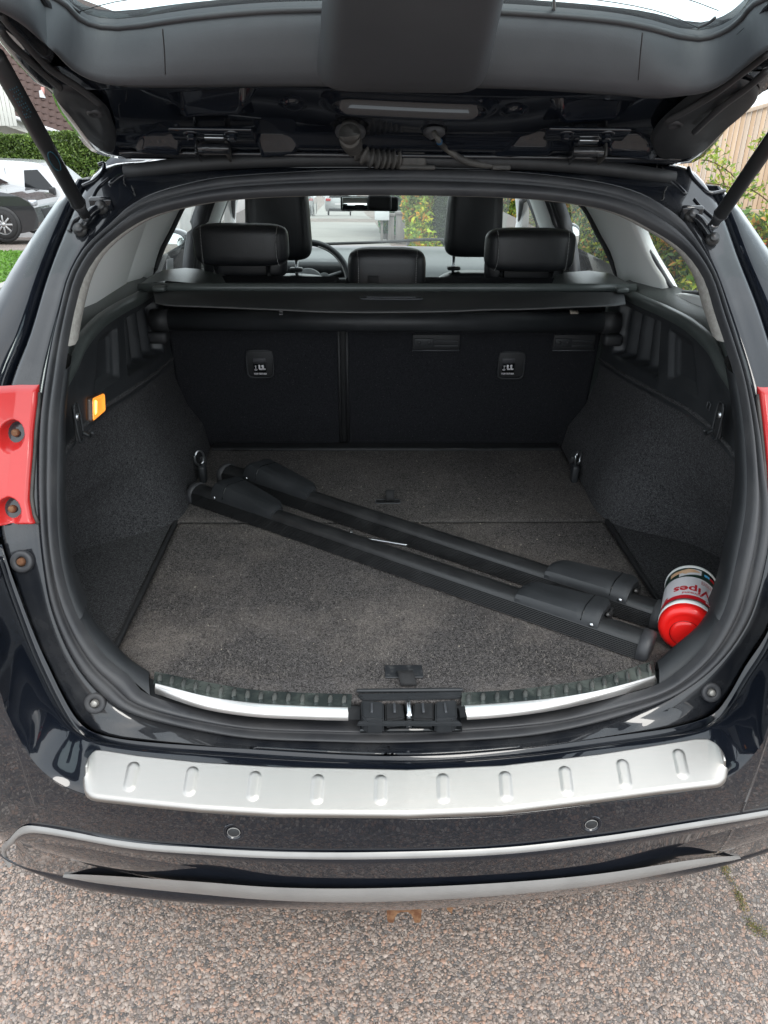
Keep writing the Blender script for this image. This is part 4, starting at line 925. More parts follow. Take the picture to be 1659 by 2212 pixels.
# ---------------------------------------------------------------- greenhouse
def xg(z): return .70-max(0, z-1.13)*.42
def sp(s, y, z, off=0): return np.array([s*(xg(z)-off), y, z])
def zb(y): return float(np.interp(y, [1.3, 1.6, 1.85, 2.24, 2.8, 3.3, 4.0], [1.21, 1.20, 1.175, 1.118, 1.068, 1.03, 1.0]))
for s in (-1, 1):
    def pil(name, A, B, m, off=.012, n=16, edge=True):
        a, b = cr([sp(s, y, z) for y, z in A], n), cr([sp(s, y, z) for y, z in B], n); rows = []
        for k, d in ((0, -.02), (0, off*.4), (.06, off), (.5, off+.012), (.94, off), (1, off*.4), (1, -.02)):
            L = lerp(a, b, k).copy(); L[:, 0] -= s*d; rows.append(L)
        return grid(name, rows, m, car)
    pil('rear_pillar_trim', [(1.30, 1.14), (1.34, 1.2), (1.42, 1.30), (1.50, 1.40)], [(1.42, 1.16), (1.47, 1.21), (1.58, 1.30), (1.62, 1.40)] if s > 0 else [(1.95, 1.12), (1.97, 1.2), (2.0, 1.30), (2.05, 1.40)], trim, .02)
    pil('middle_pillar_trim', [(1.82, 1.15), (1.85, 1.195), (1.91, 1.235), (1.95, 1.27), (1.985, 1.34), (2.0, 1.41)], [(2.235, 1.09), (2.275, 1.20), (2.34, 1.253), (2.41, 1.31), (2.5, 1.345), (2.6, 1.41)], trim)
    pil('quarter_sill_trim', [(1.30, 1.13), (1.6, 1.14), (1.9, 1.13), (2.3, 1.06)], [(1.38, 1.205), (1.6, 1.205), (1.72, 1.193), (1.86, 1.17), (2.24, 1.12)], trim, .012)
    pil('quarter_head_trim', [(1.45, 1.34), (1.7, 1.345), (2.0, 1.34), (2.4, 1.34), (3.2, 1.30)], [(1.48, 1.42), (1.7, 1.42), (2.0, 1.42), (2.4, 1.42), (3.2, 1.40)], trim, .012)
    pil('door_pillar_trim', [(2.80, .95), (2.84, 1.1), (2.92, 1.25), (3.0, 1.38)], [(3.12, .95), (3.14, 1.1), (3.22, 1.25), (3.3, 1.38)], trim, .03)
    pil('front_pillar_trim', [(3.86, .95), (3.7, 1.15), (3.5, 1.28), (3.3, 1.36)], [(4.05, .95), (3.86, 1.15), (3.66, 1.28), (3.4, 1.36)], trim, .01)
    # black window frames
    dg_ = [(2.235, 1.115), (2.277, 1.203), (2.343, 1.253), (2.413, 1.313), (2.52, 1.335), (2.78, 1.318), (2.80, 1.128), (2.72, 1.070)]
    for r_, o_ in ((.009, .004), (.006, .018)): tube('window_frame', cr([sp(s, y+(-.012 if o_ > .01 else 0), z, o_) for y, z in dg_], 60, True), r_, rub, car, 8, closed=True)
    tube('window_frame', [sp(s, y, z, .006) for y, z in ((3.20, 1.04), (3.3, 1.2), (3.36, 1.29), (3.55, 1.26), (3.78, 1.15), (3.95, 1.03), (3.20, 1.04))], .012, rub, car, 8)
    for y0, y1 in ((2.74, 2.60), (2.80, 2.66), (2.88, 2.74)):
        tube('door_frame', [sp(s, y0+.05, 1.36, .012), sp(s, y0-.0, 1.2, .012), sp(s, y1+.06, 1.0, .012)], .020, rub, car, 8, n=12)
    qg = [(1.34, 1.205), (1.62, 1.207), (1.74, 1.190), (1.81, 1.180), (1.85, 1.193), (1.875, 1.210), (1.92, 1.24), (1.952, 1.262), (1.985, 1.335), (1.97, 1.343), (1.5, 1.35)]
    tube('window_frame', cr([sp(s, y, z, -.003) for y, z in qg], 70, True), .006, rub, car, 8, closed=True)
    # panes
    for A, B in (((1.30, 1.14, 1.30, 1.40), (2.02, 1.14, 2.02, 1.40)), ((2.2, 1.05, 2.2, 1.38), (2.85, 1.05, 2.85, 1.38)), ((3.1, 1.0, 3.1, 1.36), (4.0, 1.0, 4.0, 1.05))):
        q = [sp(s, A[0], A[1], -.006), sp(s, B[0], B[1], -.006), sp(s, B[2], B[3], -.006), sp(s, A[2], A[3], -.006)]
        o = mesh('side_window', q, [(0, 1, 2, 3)], glz, car, False)
    # door cards, dark, and their pale tops
    rows = [[sp(s, y, z0, o_) for y, z0, o_ in [(yy, zb(yy)-.0+dz, o2) for yy in (1.95, 2.3, 2.8, 3.3, 4.0)]] for dz, o2 in ((.0, -.01), (.005, .01), (.0, .04), (-.03, .055), (-.3, .05), (-.5, .04))]
    grid('door_card', rows, ledge, car)
    b_ = [sp(s, y, zb(y)-.01, .035) for y in (2.08, 2.3, 2.6, 2.75)]
    # roof lining side
# rear side bolsters by the seat tops
for s in (-1, 1):
    rows = []
    for y in np.linspace(1.93, 2.14, 8):
        rows.append([(s*x, y, z) for x, z in ((.42, 1.150), (.46, 1.170), (.56, 1.178), (.62, 1.172), (.67, 1.150), (.68, 1.10))])
    grid('side_bolster', rows, ledge, car)
rows = [[(x, y, z+.03*(1-(x/.6)**2)) for x in np.linspace(-.60, .60, 12)] for y, z in ((1.50, 1.415), (1.9, 1.43), (2.5, 1.44), (3.2, 1.42))]
grid('roof_lining', rows, trim, car)
# windscreen, dashboard
rows = []
for t in np.linspace(0, 1, 8):
    y = lerp(3.22, 4.05, t); z = lerp(1.42, 1.00, t); hw = lerp(.54, .66, t); rows.append([(hw*k, y+.10*(1-k*k), z) for k in np.linspace(-1, 1, 13)])
grid('windscreen', rows, glw, car)
dashm = mat('dashboard_top', (.05, .055, .056), .42, col2=(.06, .066, .066), nscale=10, bump=.2, bscale=500, spec=.7)
rows = []
for y, z in ((3.52, .80), (3.55, .90), (3.60, .945), (3.68, .965), (3.80, .98), (3.95, .988), (4.16, .990)):
    rows.append([(x, y+.03*(1-(x/.66)**2), z+.008*math.exp(-((x+.31)/.16)**2)*(1 if .9 < z < .985 else 0)) for x in np.linspace(-.68, .68, 40)])
dash = grid('dashboard', rows, dashm, car)
box('dash_face', (1.30, .03, .24), (0, 3.49, .815), plasd, dash, None, .01)
box('instrument_hood', (.34, .16, .07), (-.31, 3.66, .955), plas, dash, None, .03, 4)
for x in (-.08, .0): box('air_vent', (.06, .02, .05), (x-.02, 3.55, .90), plasd, dash, None, .006); 
for x in (-.08, .0):
    for k in range(4): box('vent_slat', (.052, .004, .003), (x-.02, 3.537, .883+.012*k), plasg, dash, None, 0)
tube('dash_trim_line', [(-.15, 3.53, .955), (-.12, 3.52, .88), (-.1, 3.50, .80)], .004, silver, dash, 8)
tube('wiper', cr([(-.35, 4.10, 1.005), (-.1, 4.12, 1.012), (.1, 4.13, 1.02), (.3, 4.10, 1.035), (.5, 4.05, 1.03)], 30), .008, plasd, car, 6)
cs_ = np.array([-.315, 3.42, .925]); axs = np.array([0, -.86, .50]); a1 = np.array([1, 0, 0]); b1 = np.cross(axs, a1)
wh = tube('steering_wheel', [cs_+.185*(math.cos(t)*a1+math.sin(t)*b1) for t in np.linspace(0, 2*math.pi, 48, endpoint=False)], .0145, leather, car, 12, closed=True)
lathe('wheel_hub', [(0, .03), (.04, .03), (.065, .02), (.075, 0), (.06, -.03)], cs_-axs*.02, axs, plas, wh, 24)
tube('wheel_trim', [cs_+axs*.004+.172*(math.cos(t)*a1+math.sin(t)*b1) for t in np.linspace(-.5, 1.3, 24)], .0045, silver, wh, 8)
for dx, dy in ((.15, .05), (-.15, .05), (0, -.16)): tube('wheel_spoke', [cs_-axs*.01, cs_+dx*a1+dy*b1*1.0], [.022, .014], silver if dy < 0 else plas, wh, 8, flat=.5)
lathe('wheel_button', [(0, .006), (.02, .006), (.024, 0)], cs_+.075*a1+.02*b1+axs*.01, axs, plas, wh, 18)
# inside mirror
mr = box('interior_mirror', (.238, .02, .058), aty(798, 440, 3.30), plasd, car, Matrix.Rotation(.12, 3, 'X'), .012, 4)
box('mirror_glass', (.222, .003, .046), aty(798, 440, 3.288), mat('mirror_glass', (.8, .85, .82), .02, 1), mr, Matrix.Rotation(-.06, 3, 'X') @ Matrix.Rotation(.10, 3, 'Z'), .001)
box('mirror_sensor', (.10, .03, .062), aty(820, 438, 3.275), plasd, mr, None, .014, 3); tube('mirror_stem', [aty(812, 448, 3.31), aty(812, 425, 3.33)], .02, plasd, mr, 10)
# head restraints
def cushion(name, c, w_, h_, d_, m, parent=None, tapx=0, rnd=4, lean=0):
    rows = []; nn = 24; mm = 32
    for i in range(nn+1):
        a = -math.pi/2+math.pi*i/nn; row = []
        for j in range(mm):
            b = 2*math.pi*j/mm; e = 1/rnd*2
            f = lambda t, q: math.copysign(abs(t)**q, t)
            x = f(math.cos(a), e)*f(math.cos(b), e); y = f(math.cos(a), e)*f(math.sin(b), 2/2.6); z = f(math.sin(a), e)
            x *= 1+tapx*z; row.append((c[0]+x*w_/2, c[1]+y*d_/2+lean*z*h_/2, c[2]+z*h_/2))
        rows.append(row)
    return grid(name, rows, m, parent, closed=True)
thread = mat('pale_thread', (.35, .35, .35), .8)
def rear_rest(u0, v0, u1, v1, y, low=True, gap=True):
    a, b = aty(u0, v1, y), aty(u1, v0, y); c = (a+b)/2; w_, h_ = b[0]-a[0], b[2]-a[2]
    hr = cushion('rear_headrest', c, w_, h_, .10, leather, car, .0, 5)
    if low: cushion('headrest_base', c+np.array([0, .045, -h_*.56]), w_*.92, h_*.66, .07, leather, hr, .02, 5)
    for s in (-1, 1):
        x = c[0]+s*(w_/2-.026 if s*c[0] <= 0 or True else 0)
        pts = []
        for t in np.linspace(-.95, .95, 30):
            z = c[2]+t*h_/2; yy = c[1]-.05*(1-abs(t)**2.6)**(1/2.6)-.0008; pts.append((x+.004*s*abs(t)**3, yy, z))
        seamo = tube('stitch_seam', pts, .0009, plasd, hr, 5)
        for k in range(0, 29): 
            p, q = np.array(pts[k]), np.array(pts[k+1]); 
            if k % 1 == 0: tube('stitch', [lerp(p, q, .1)+np.array([-s*.003, -.0012, 0]), lerp(p, q, .65)+np.array([-s*.003, -.0012, 0])], .0009, thread, hr, 4)
    if gap:
        for s in (-.29, .27):
            p = c+np.array([s*w_, -.004, -h_*.42]); o = tube('headrest_post', [p, p+np.array([0, -.003, -.12])], .0068, mat('post_black', (.02, .021, .023), .12, .3, 1), hr, 12)
            tube('post_sleeve', [p+np.array([0, -.003, -.10]), p+np.array([0, -.003, -.13])], .010, plas, hr, 12)
    return hr
rear_rest(424, 484, 622, 571, 2.10); rear_rest(1044, 494, 1245, 583, 2.10)
mid = rear_rest(752, 536, 921, 645, 2.07, False, False)
box('belt_tab', (.028, .004, .035), aty(806, 611, 2.015), web, mid, None, .001)
for u0, v0, u1, v1, du in ((536, 418, 668, 560, 0), (960, 418, 1091, 553, 0)):
    a, b = aty(u0, v1, 3.0), aty(u1, v0-26, 3.0); c = (a+b)/2
    hr = cushion('front_headrest', c, b[0]-a[0], b[2]-a[2], .12, leather, car, -.06, 6)
    for u, v in (((640, 565),) if u0 < 700 else ((980, 562), (1076, 562))):
        p = aty(u, v-8, 3.0); tube('headrest_post', [p, p-np.array([0, 0, .08])], .0065, zinc, hr, 10)
        box('post_socket', (.05, .04, .014), aty(u, v+17, 3.0), plas, hr, None, .005)
for u0, u1, vt in ((452, 742, 595), (925, 1165, 588)):
    a, b = aty(u0, 700, 2.98), aty(u1, vt, 2.98); c = (a+b)/2
    fs = cushion('front_seat', (c[0], 3.0, b[2]-.24), b[0]-a[0], .48, .13, leather, car, -.02, 5)
tube('seat_piping', cr([aty(u, v, 2.93) for u, v in ((630,612),(655,603),(690,600),(715,606),(735,622))], 20), .004, ledge, car, 6)
# rear bench cushion tops, seat belts
box('rear_bench', (1.15, .5, .12), (0, 2.42, .62), leather, car, None, .04, 4)
box('front_cabin_floor', (1.3, 1.9, .02), (0, 3.0, .50), plasd, car, None, 0)
for s, x0 in ((-1, -.66), (1, .655)):
    rows = [[(x0+dx, y, z) for dx in (-.0, .0)] for y, z in ((0, 0),)]
    L = [np.array([s*.635, 3.0, 1.33]), np.array([s*.64, 2.96, 1.2]), np.array([s*.64, 2.90, 1.0]), np.array([s*.60, 2.88, .9])]
    grid('seat_belt', [[p+np.array([0, d, 0]) for p in cr(L, 12)] for d in (-.024, .024)], mat('belt_grey', (.20, .20, .19), .8), car, thick=.002)
# door mirrors, number of left body things
for s in (-1, 1):
    c = np.array([s*.93, 3.50 if s < 0 else 3.95, 1.065])
    o = cushion('door_mirror', c, .20, .15, .12, paint, car, 0, 3.2)
    cushion('mirror_glass', c+np.array([0, -.05, 0]), .17, .125, .04, bpy.data.materials['mirror_glass'], o, 0, 3.2); tube('mirror_arm', [c, (s*.70, c[1]+.1, 1.02)], .025, paint, o, 8)
pt = [sp(-1, y, z, .002) for y, z in ((2.46, 1.155), (2.46, 1.09), (2.56, 1.08), (2.56, 1.145))]
st_ = poly('window_sticker', pt, labelw, car, .001)
for k in range(4): box('sticker_line', (.001, .05, .003), sp(-1, 2.51, 1.135-.012*k, .004), mat('ink_%d' % k, (.03, .08, .06), .5), st_, None, 0)
# bonnet, front end, wheels: the far end of the car
rows = []
for y, z, hw in ((4.12, .985, .70), (4.4, .95, .72), (4.8, .88, .70), (5.1, .78, .66), (5.18, .60, .64), (5.15, .30, .64)): rows.append([(x*hw, y-.18*abs(x)**3, z-.04*abs(x)**3) for x in np.linspace(-1, 1, 20)])
grid('bonnet', rows, paint, car)
for s in (-1, 1):
    rows = [[sp(s, y, z, -.012) for y in (3.5, 4.2)] for z in (.9, 1.0)]
    grid('scuttle_side', [[(s*.80, 3.9, .9), (s*.72, 5.0, .8)], [(s*.74, 3.9, 1.03), (s*.66, 5.0, .86)]], paint, car)
    for y in (1.75, 4.35):
        c = (s*.70, y, .31); wv_ = lathe('wheel', [(.17, -.10), (.29, -.10), (.31, -.07), (.31, .07), (.29, .095), (.205, .10), (.20, .06), (.0, .05)], c, (s, 0, 0), tyre, car, 36)
        lathe('wheel_rim', [(.205, .098), (.19, .075), (.05, .06), (.03, .085), (0, .085)], c, (s, 0, 0), rimmat, wv_, 10)

# ================================================================== THINGS IN THE LUGGAGE ROOM
def roof_bar(A, B, feet, label):
    A = atz(*A, ZF); B = atz(*B, ZF); e = B-A; Lb = np.linalg.norm(e); e /= Lb; n = np.array([e[1], -e[0], 0]); up_ = np.array([0, 0, 1.])
    O = A-n*.026
    root = empty('roof_bar', tuple(O+e*Lb/2), label, 'roof bar', 'roof bars lying across the luggage floor')
    P = lambda t, a, z: O+e*t+n*a+up_*z
    sec = [(-.020, .001), (.022, .001), (.0265, .004)]
    for k in range(8):
        z = .0050+.0030*k; sx = .0290-.0012*k
        sec += [(sx, z), (sx-.0004, z+.0012), (sx-.0036, z+.0014), (sx-.0040, z+.0029)]
    sec += [(.0205, .0295), (.019, .034), (.014, .0395), (.005, .043), (-.006, .0438), (-.016, .041), (-.024, .034), (-.0275, .024), (-.0265, .008), (-.024, .002)]
    ts = np.linspace(.018, Lb-.018, 40)
    grid('bar', [[P(t, a, z) for a, z in sec] for t in ts], barm, root, closed=True).modifiers.new('edges', 'EDGE_SPLIT').split_angle = rad(38)
    csec = [(-.022, -.0), (.024, 0), (.029, .005), (.0285, .026), (.022, .036), (.014, .042), (.004, .0455), (-.008, .046), (-.019, .043), (-.027, .036), (-.030, .024), (-.029, .006)]
    for t0, t1 in ((.0, .0205), (Lb, Lb-.0205)):
        s_ = 1 if t1 > t0 else -1
        rows = [[P(t0+s_*dt, a*k, .022+(z-.022)*k) for a, z in csec] for dt, k in ((0, .05), (0, .80), (.0015, .90), (.006, .985), (.0205, 1.0), (.0205, .9))]
        grid('end_cap', rows, rub, root, closed=True)
    for (t0, t1, w0, w1, hh) in feet:                     # t0 = tall outer end, t1 = slim inner end
        rows = []
        for k in np.linspace(0, 1, 26):
            t = lerp(t0, t1, k); f = (1-k); wv = lerp(w1, w0, min(1, f**.75)); h = .006+hh*f**1.1
            if k < .06: q = .75+.25*(k/.06)**.5; wv *= q; h *= q
            en = 1 if k < .86 else max(.05, (1-((k-.86)/.14)**2))**.5
            z1 = .040
            pts = [(.020, z1-.010), (.019, z1-.001), (.014, z1+.004+h*.45*en), (.004, z1+.006+h*.9*en), (-.006, z1+.007+h*en), (-.020, z1+.006+h*en), (-wv*.72*en-.012, z1+.004+h*.8*en), (-wv*en-.008, z1-.004+h*.3), (-wv*en-.012, z1-.016), (-wv*en-.010, .012), (-wv*.7*en, .006), (-.028, .006), (-.026, .03), (0, .036)]
            rows.append([P(t, a, z) for a, z in pts])
        ft = grid('foot_cover', rows, plas, root, closed=True, caps=True); es = ft.modifiers.new('edges', 'EDGE_SPLIT'); es.split_angle = rad(28)
        # parting line near the end, locking tab, clamp
        k = .22; t = lerp(t0, t1, k); 
        seamr = [r for r in rows[5]][1:9]; tube('cover_seam', [p+up_*.0003 for p in seamr], .0011, blackg, ft, 5)
        dr = 1 if t1 > t0 else -1
        box('cover_tab', (.022, .016, .006), P(t0+dr*.028, -w1*.95-.012, .040+hh*.55), plasd, ft, basis(e, n, up_) @ Matrix.Rotation(.5, 4, 'X'), .002)
        box('clamp_plate', (.004, .034, .030), P(t0-dr*.004, -.035, .026), plasd, ft, basis(e, n, up_), .001)
        tube('clamp_screw', [P(t0-dr*(.004+.004*(j % 2)), -.012-.003*j, .050-.0035*j) for j in range(10)], .0042, bolt, ft, 8)
        lathe('lock_dot', [(0, .002), (.004, .0015), (.0045, 0)], P(t0+dr*.012, .0205, .037), n, zinc, ft, 12)
    def tof(u, v, z=.72): p = atz(u, v, z); return float(np.dot(p-O, e))
    return root, tof
def bar_t(A, B):
    A = atz(*A, ZF); B = atz(*B, ZF); e = B-A; L = np.linalg.norm(e); e /= L
    return lambda u, v, z=.72: float(np.dot(atz(u, v, z)-A, e))
t1 = bar_t((402, 1086), (1396, 1434)); t2 = bar_t((468, 1042), (1424, 1366))
roof_bar((402, 1086), (1396, 1434), [(t1(498, 1045, .725), t1(606, 1098, .725), .078, .026, .020), (t1(1312, 1318, .725), t1(1125, 1272, .725), .062, .040, .008)], 'black ribbed roof bar, the nearer of the two on the carpet')
roof_bar((468, 1042), (1424, 1366), [(t2(556, 1010, .725), t2(678, 1060, .725), .078, .026, .020), (t2(1372, 1268, .725), t2(1186, 1225, .725), .062, .040, .008)], 'black ribbed roof bar, the farther of the two on the carpet')
# hex key
kk = tube('hex_key', [atz(758, 1146, ZF+.012), atz(760, 1154, ZF+.006), atz(766, 1158, ZF+.004), atz(838, 1171, ZF+.004), atz(880, 1178, ZF+.004)], .0036, zinc, None, 6, n=30)
tag(kk, 'thin silver hex key lying half under the farther roof bar', 'hex key')
# tub of wipes, lying on its side
Rr = .0465; zc = ZF+Rr+.001
pb = atz(1493, 1268, zc); pl_ = atz(1479, 1382, zc); d = pl_-pb; d /= np.linalg.norm(d); Lt = .142
tub = empty('wipes_tub', tuple(pb), 'red lidded white tub of cleaning wipes lying in the right corner', 'tub')
nr_ = np.cross(d, (0, 0, 1)); nr_ /= np.linalg.norm(nr_)         # sideways; picture left
if nr_[0] > 0: nr_ = -nr_
PHI0 = .35
def cy(phi, a, r=Rr): return pb+d*a+r*(math.cos(phi)*np.array([0, 0, 1.])+math.sin(phi)*nr_)
def shell(name, p0, p1, a0, a1, r, m, par, n=60):
    rows = [[cy(p, a, r) for p in np.linspace(p0, p1, n)] for a in (a0, a1)]; return grid(name, rows, m, par)
bd = lathe('tub_body', [(0, .004), (.042, .004), (.044, -.001), (.0475, -.001), (.0482, .002), (.0482, .006), (Rr, .008), (Rr, Lt-.012), (.0475, Lt-.012), (.0482, Lt-.010), (.0482, Lt), (.045, Lt+.002)], pb, d, white, tub, 64)
lidt = lathe('tub_lid', [(.0475, Lt+.0), (.0478, Lt+.006), (.046, Lt+.013), (.041, Lt+.017), (.034, Lt+.018), (.031, Lt+.0165), (.029, Lt+.0165), (0, Lt+.0165)], pb, d, redm, tub, 64)
up2 = np.array([0, 0, 1.])
c = pb+d*(Lt+.0168)
flc = c-up2*.006
tube('flap_line', [flc+.026*(math.cos(t)*nr_+math.sin(t)*np.cross(nr_, d)) for t in np.linspace(0, 2*math.pi, 40, endpoint=False)], .0007, mat('dark_red', (.3, .004, .004), .4), lidt, 6, closed=True)
lathe('lid_flap', [(0, .004), (.020, .004), (.0245, .0025), (.026, -.001)], flc, d, redm, lidt, 40)
shell('label_photo', 0, 2*math.pi, .0085, .044, Rr+.0004, labelg, bd, 90)
shell('label_white', 0, 2*math.pi, .044, .112, Rr+.0005, labelw, bd, 90)
shell('label_red_band', 0, 2*math.pi, .112, .1245, Rr+.0006, labelr, bd, 90)
def onlab(ph0, a0, r=Rr+.0011):
    return lambda x, y, z: tuple(cy(ph0-(-x)/Rr*1.0, a0-(-y)*1.0, r+z))
def lab(s, size, ph, a, m, bold=0): text('label_text', s, size, m, bd, onlab(ph, a), ext=.0001, bold=bold)
lab('Wipes', .031, -.12, .090, labelr, .0006)
lab('Allround', .0098, .02, .105, labelr, .0001)
lab('Er', .012, 1.08, .110, labelr, .0002)
lab('ma', .009, -.62, .118, labelw, .0002)
for k in range(4):
    L = [.030, .034, .026, .032][k]; x = 0
    while x < L:
        wd = random.uniform(.002, .006); ph = -.02-(x)/Rr-.25
        shell('small_print', ph, ph-wd/Rr, .0515+.0036*k, .0527+.0036*k, Rr+.001, labelr, bd, 4); x += wd+.0012
def flatlab(name, px, m, r):
    poly_ = [cy(p, a, r) for p, a in px]; return mesh(name, poly_, [tuple(range(len(poly_)))], m, bd, False)
clo = [(.62,.041),(.50,.0425),(.1,.037),(-.18,.033),(-.26,.032),(-.25,.016),(.05,.015),(.2,.0155),(.3,.019),(.5,.022)]
for i in range(8):
    a_, b_ = lerp(.60, -.24, i/8), lerp(.60, -.24, (i+1)/8)
    f0 = lambda p: np.interp(p, [-.26, .2, .6], [.014, .014, .024]); f1 = lambda p: np.interp(p, [-.26, -.1, .6], [.031, .033, .0415])
    mesh('label_cloth', [cy(a_, f0(a_), Rr+.0008), cy(b_, f0(b_), Rr+.0008), cy(b_, f1(b_), Rr+.0008), cy(a_, f1(a_), Rr+.0008)], [(0, 1, 2, 3)], labelw, bd, False)
for i in range(16):
    a_, b_ = lerp(1.0, -.18, i/16), lerp(1.0, -.18, (i+1)/16)
    f0 = lambda p: np.interp(p, [-.18, 0, .25, .45, 1.0], [.021, .016, .014, .017, .020]); f1 = lambda p: np.interp(p, [-.18, -.02, .22, .38, .45, 1.0], [.024, .026, .029, .035, .028, .034])
    mesh('label_hand', [cy(a_, f0(a_), Rr+.001), cy(b_, f0(b_), Rr+.001), cy(b_, f1(b_), Rr+.001), cy(a_, f1(a_), Rr+.001)], [(0, 1, 2, 3)], skin, bd, False)
for p0, a0, m in ((-.36, .020, blue), (-.62, .020, labelr), (-.36, .010, labelg), (-.62, .010, blackg)): shell('label_square', p0, p0-.24, a0+.0005, a0+.0095, Rr+.001, m, bd, 6)
# crumbs and lint on the carpet
pts = []
V, Fq = [], []
for i in range(75):
    x, y = rng.uniform(-.5, .5), rng.uniform(1.02, 2.0); l = rng.uniform(.001, .0028); a = rng.uniform(0, 6.28); w_ = rng.uniform(.0004, .001)
    b = len(V); dx, dy = math.cos(a)*l, math.sin(a)*l; nx_, ny_ = -math.sin(a)*w_, math.cos(a)*w_
    for sx, sy in ((-1, -1), (1, -1), (1, 1), (-1, 1)): V.append((x+sx*dx+sy*nx_, y+sx*dy+sy*ny_, ZF+.0015))
    V.append((x, y, ZF+.003)); Fq += [(b, b+1, b+4), (b+1, b+2, b+4), (b+2, b+3, b+4), (b+3, b, b+4)]
o = mesh('carpet_crumbs', V, Fq, straw, None, False); tag(o, 'tiny pale crumbs and straw bits scattered over the boot carpet', 'crumbs', kind='stuff')
# fuzz of the carpets: short curled fibres standing on the floor boards and the side walls
def fibres(name, n, fn, parent, cols, L=.006, w_=.00034):
    P, Nn = fn(n); a = rng.uniform(0, 2*math.pi, n); t = rng.normal(size=(n, 3)); t -= (t*Nn).sum(1)[:, None]*Nn; t /= np.linalg.norm(t, axis=1)[:, None]
    s = np.cross(Nn, t); l = (L*rng.uniform(.5, 1.3, n))[:, None]
    p0 = P; p1 = P+Nn*l*.35+t*l*.4; p2 = P+Nn*l*.30+t*l*.8+s*l*rng.uniform(-.5, .5, n)[:, None]
    v = np.stack([p0-s*w_, p0+s*w_, p1-s*w_, p1+s*w_, p2-s*w_*.5, p2+s*w_*.5], 1).reshape(-1, 3)
    f = np.arange(n)[:, None, None]*6+np.array([[[0, 1, 3, 2], [2, 3, 5, 4]]]); f = f.reshape(-1, 4)
    c = cols[rng.integers(0, len(cols), n)]*rng.uniform(.6, 1.3, n)[:, None]
    o = np_mesh(name, v, f, fibm, np.repeat(c, 6, 0), parent); o['kind'] = 'stuff'; return o
fibm = attrmat('carpet_fibre', .9)
def ffloor(n):
    P = np.stack([rng.uniform(-.508, .508, n), 1.0+(rng.random(n)**1.3)*1.04, np.full(n, ZF-.0005)], 1)
    y0 = np.interp(P[:, 0], SL[:, 0], SL[:, 1], left=1.1, right=1.13); P = P[P[:, 1] > y0]; 
    P = np.vstack([P, P[:n-len(P)]])[:n]; return P, np.tile([0, 0, 1.], (len(P), 1))
fibres('carpet_pile', 60000, ffloor, fl, np.array([[.03, .028, .028], [.10, .09, .085], [.014, .013, .014], [.22, .20, .18], [.08, .075, .072]]))

# ================================================================== GROUND AND SURROUNDINGS
ys = list(np.arange(-12, 6, .5))+[6, 7, 8, 9, 10, 12, 15, 18, 22, 26, 30, 36, 45, 56, 70, 90, 120, 160, 260, 500]
xs_ = [-300, -60, -20, -12, -8, -6, -5.5, -5, -4.5, -4, -2, -1, 0, 1, 2, 4, 8, 20, 60, 300]
o = grid('ground', [[(x, y, gxy(x, y)) for x in xs_] for y in ys], asph, None); o['kind'] = 'structure'
# near stones pressed into the asphalt
n = 100000
xy = np.stack([rng.uniform(-1.0, 1.0, n), rng.uniform(.45, 1.32, n)], 1)
keep = (xy[:, 1] > .55) | (rng.random(n) < .55); xy = xy[keep]; n = len(xy)
r = rng.gamma(1.6, .00105, n)+.0010; r = np.clip(r, .0011, .007); k = 6
fade = np.clip((xy[:, 0]-.35-(1.0-xy[:, 1])*.9)/.35, 0, 1); r *= 1-.45*fade
ang = np.sort(rng.uniform(0, 2*math.pi, (n, k)), 1)*.35+np.linspace(0, 2*math.pi, k, endpoint=False)[None]*.65+rng.uniform(0, 6.28, n)[:, None]
rad_ = r[:, None]*rng.uniform(.75, 1.1, (n, k)); el = rng.uniform(.6, 1, n)[:, None]; th = rng.uniform(0, 6.28, n)[:, None]
lx, ly = np.cos(ang)*rad_, np.sin(ang)*rad_*el; X_ = lx*np.cos(th)-ly*np.sin(th); Y_ = lx*np.sin(th)+ly*np.cos(th)
hz = r*rng.uniform(.05, .22, n); tx, ty = rng.normal(0, .12, n), rng.normal(0, .12, n)
bot = np.stack([xy[:, 0:1]+X_, xy[:, 1:2]+Y_, np.full((n, k), .0003)], 2)
X2, Y2 = X_*.78, Y_*.78; topv = np.stack([xy[:, 0:1]+X2, xy[:, 1:2]+Y2, .0006+hz[:, None]+X2*tx[:, None]+Y2*ty[:, None]], 2)
cen = np.stack([xy[:, 0], xy[:, 1], .0006+hz*1.12], 1)[:, None]
V = np.concatenate([bot, topv, cen], 1).reshape(-1, 3); m_ = 2*k+1; fs = []
for i in range(k):
    j = (i+1) % k; fs.append([i, j, k+j, k+i])
F1 = (np.arange(n)[:, None, None]*m_+np.array(fs)[None]).reshape(-1, 4)
ft = [[k+i, k+(i+1) % k, 2*k, 2*k] for i in range(k)]
pal = np.array([[.40, .33, .29], [.45, .34, .28], [.34, .305, .285], [.47, .40, .355], [.27, .245, .235], [.41, .35, .31], [.49, .34, .27], [.37, .335, .31], [.21, .20, .20], [.50, .44, .40]])*np.array([.78, .725, .69])
pc = pal[rng.integers(0, len(pal), n)]*rng.uniform(.80, 1.15, n)[:, None]
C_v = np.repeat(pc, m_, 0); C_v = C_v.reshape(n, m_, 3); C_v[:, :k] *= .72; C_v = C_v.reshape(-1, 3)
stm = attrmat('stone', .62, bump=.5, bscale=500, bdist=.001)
me = bpy.data.meshes.new('asphalt_stones')
tri = (np.arange(n)[:, None, None]*m_+np.array([[k+i, k+(i+1) % k, 2*k] for i in range(k)])[None]).reshape(-1, 3)
me.vertices.add(len(V)); me.vertices.foreach_set('co', V.astype(np.float32).ravel())
lp = np.r_[F1.ravel(), tri.ravel()].astype(np.int32); me.loops.add(len(lp)); me.loops.foreach_set('vertex_index', lp)
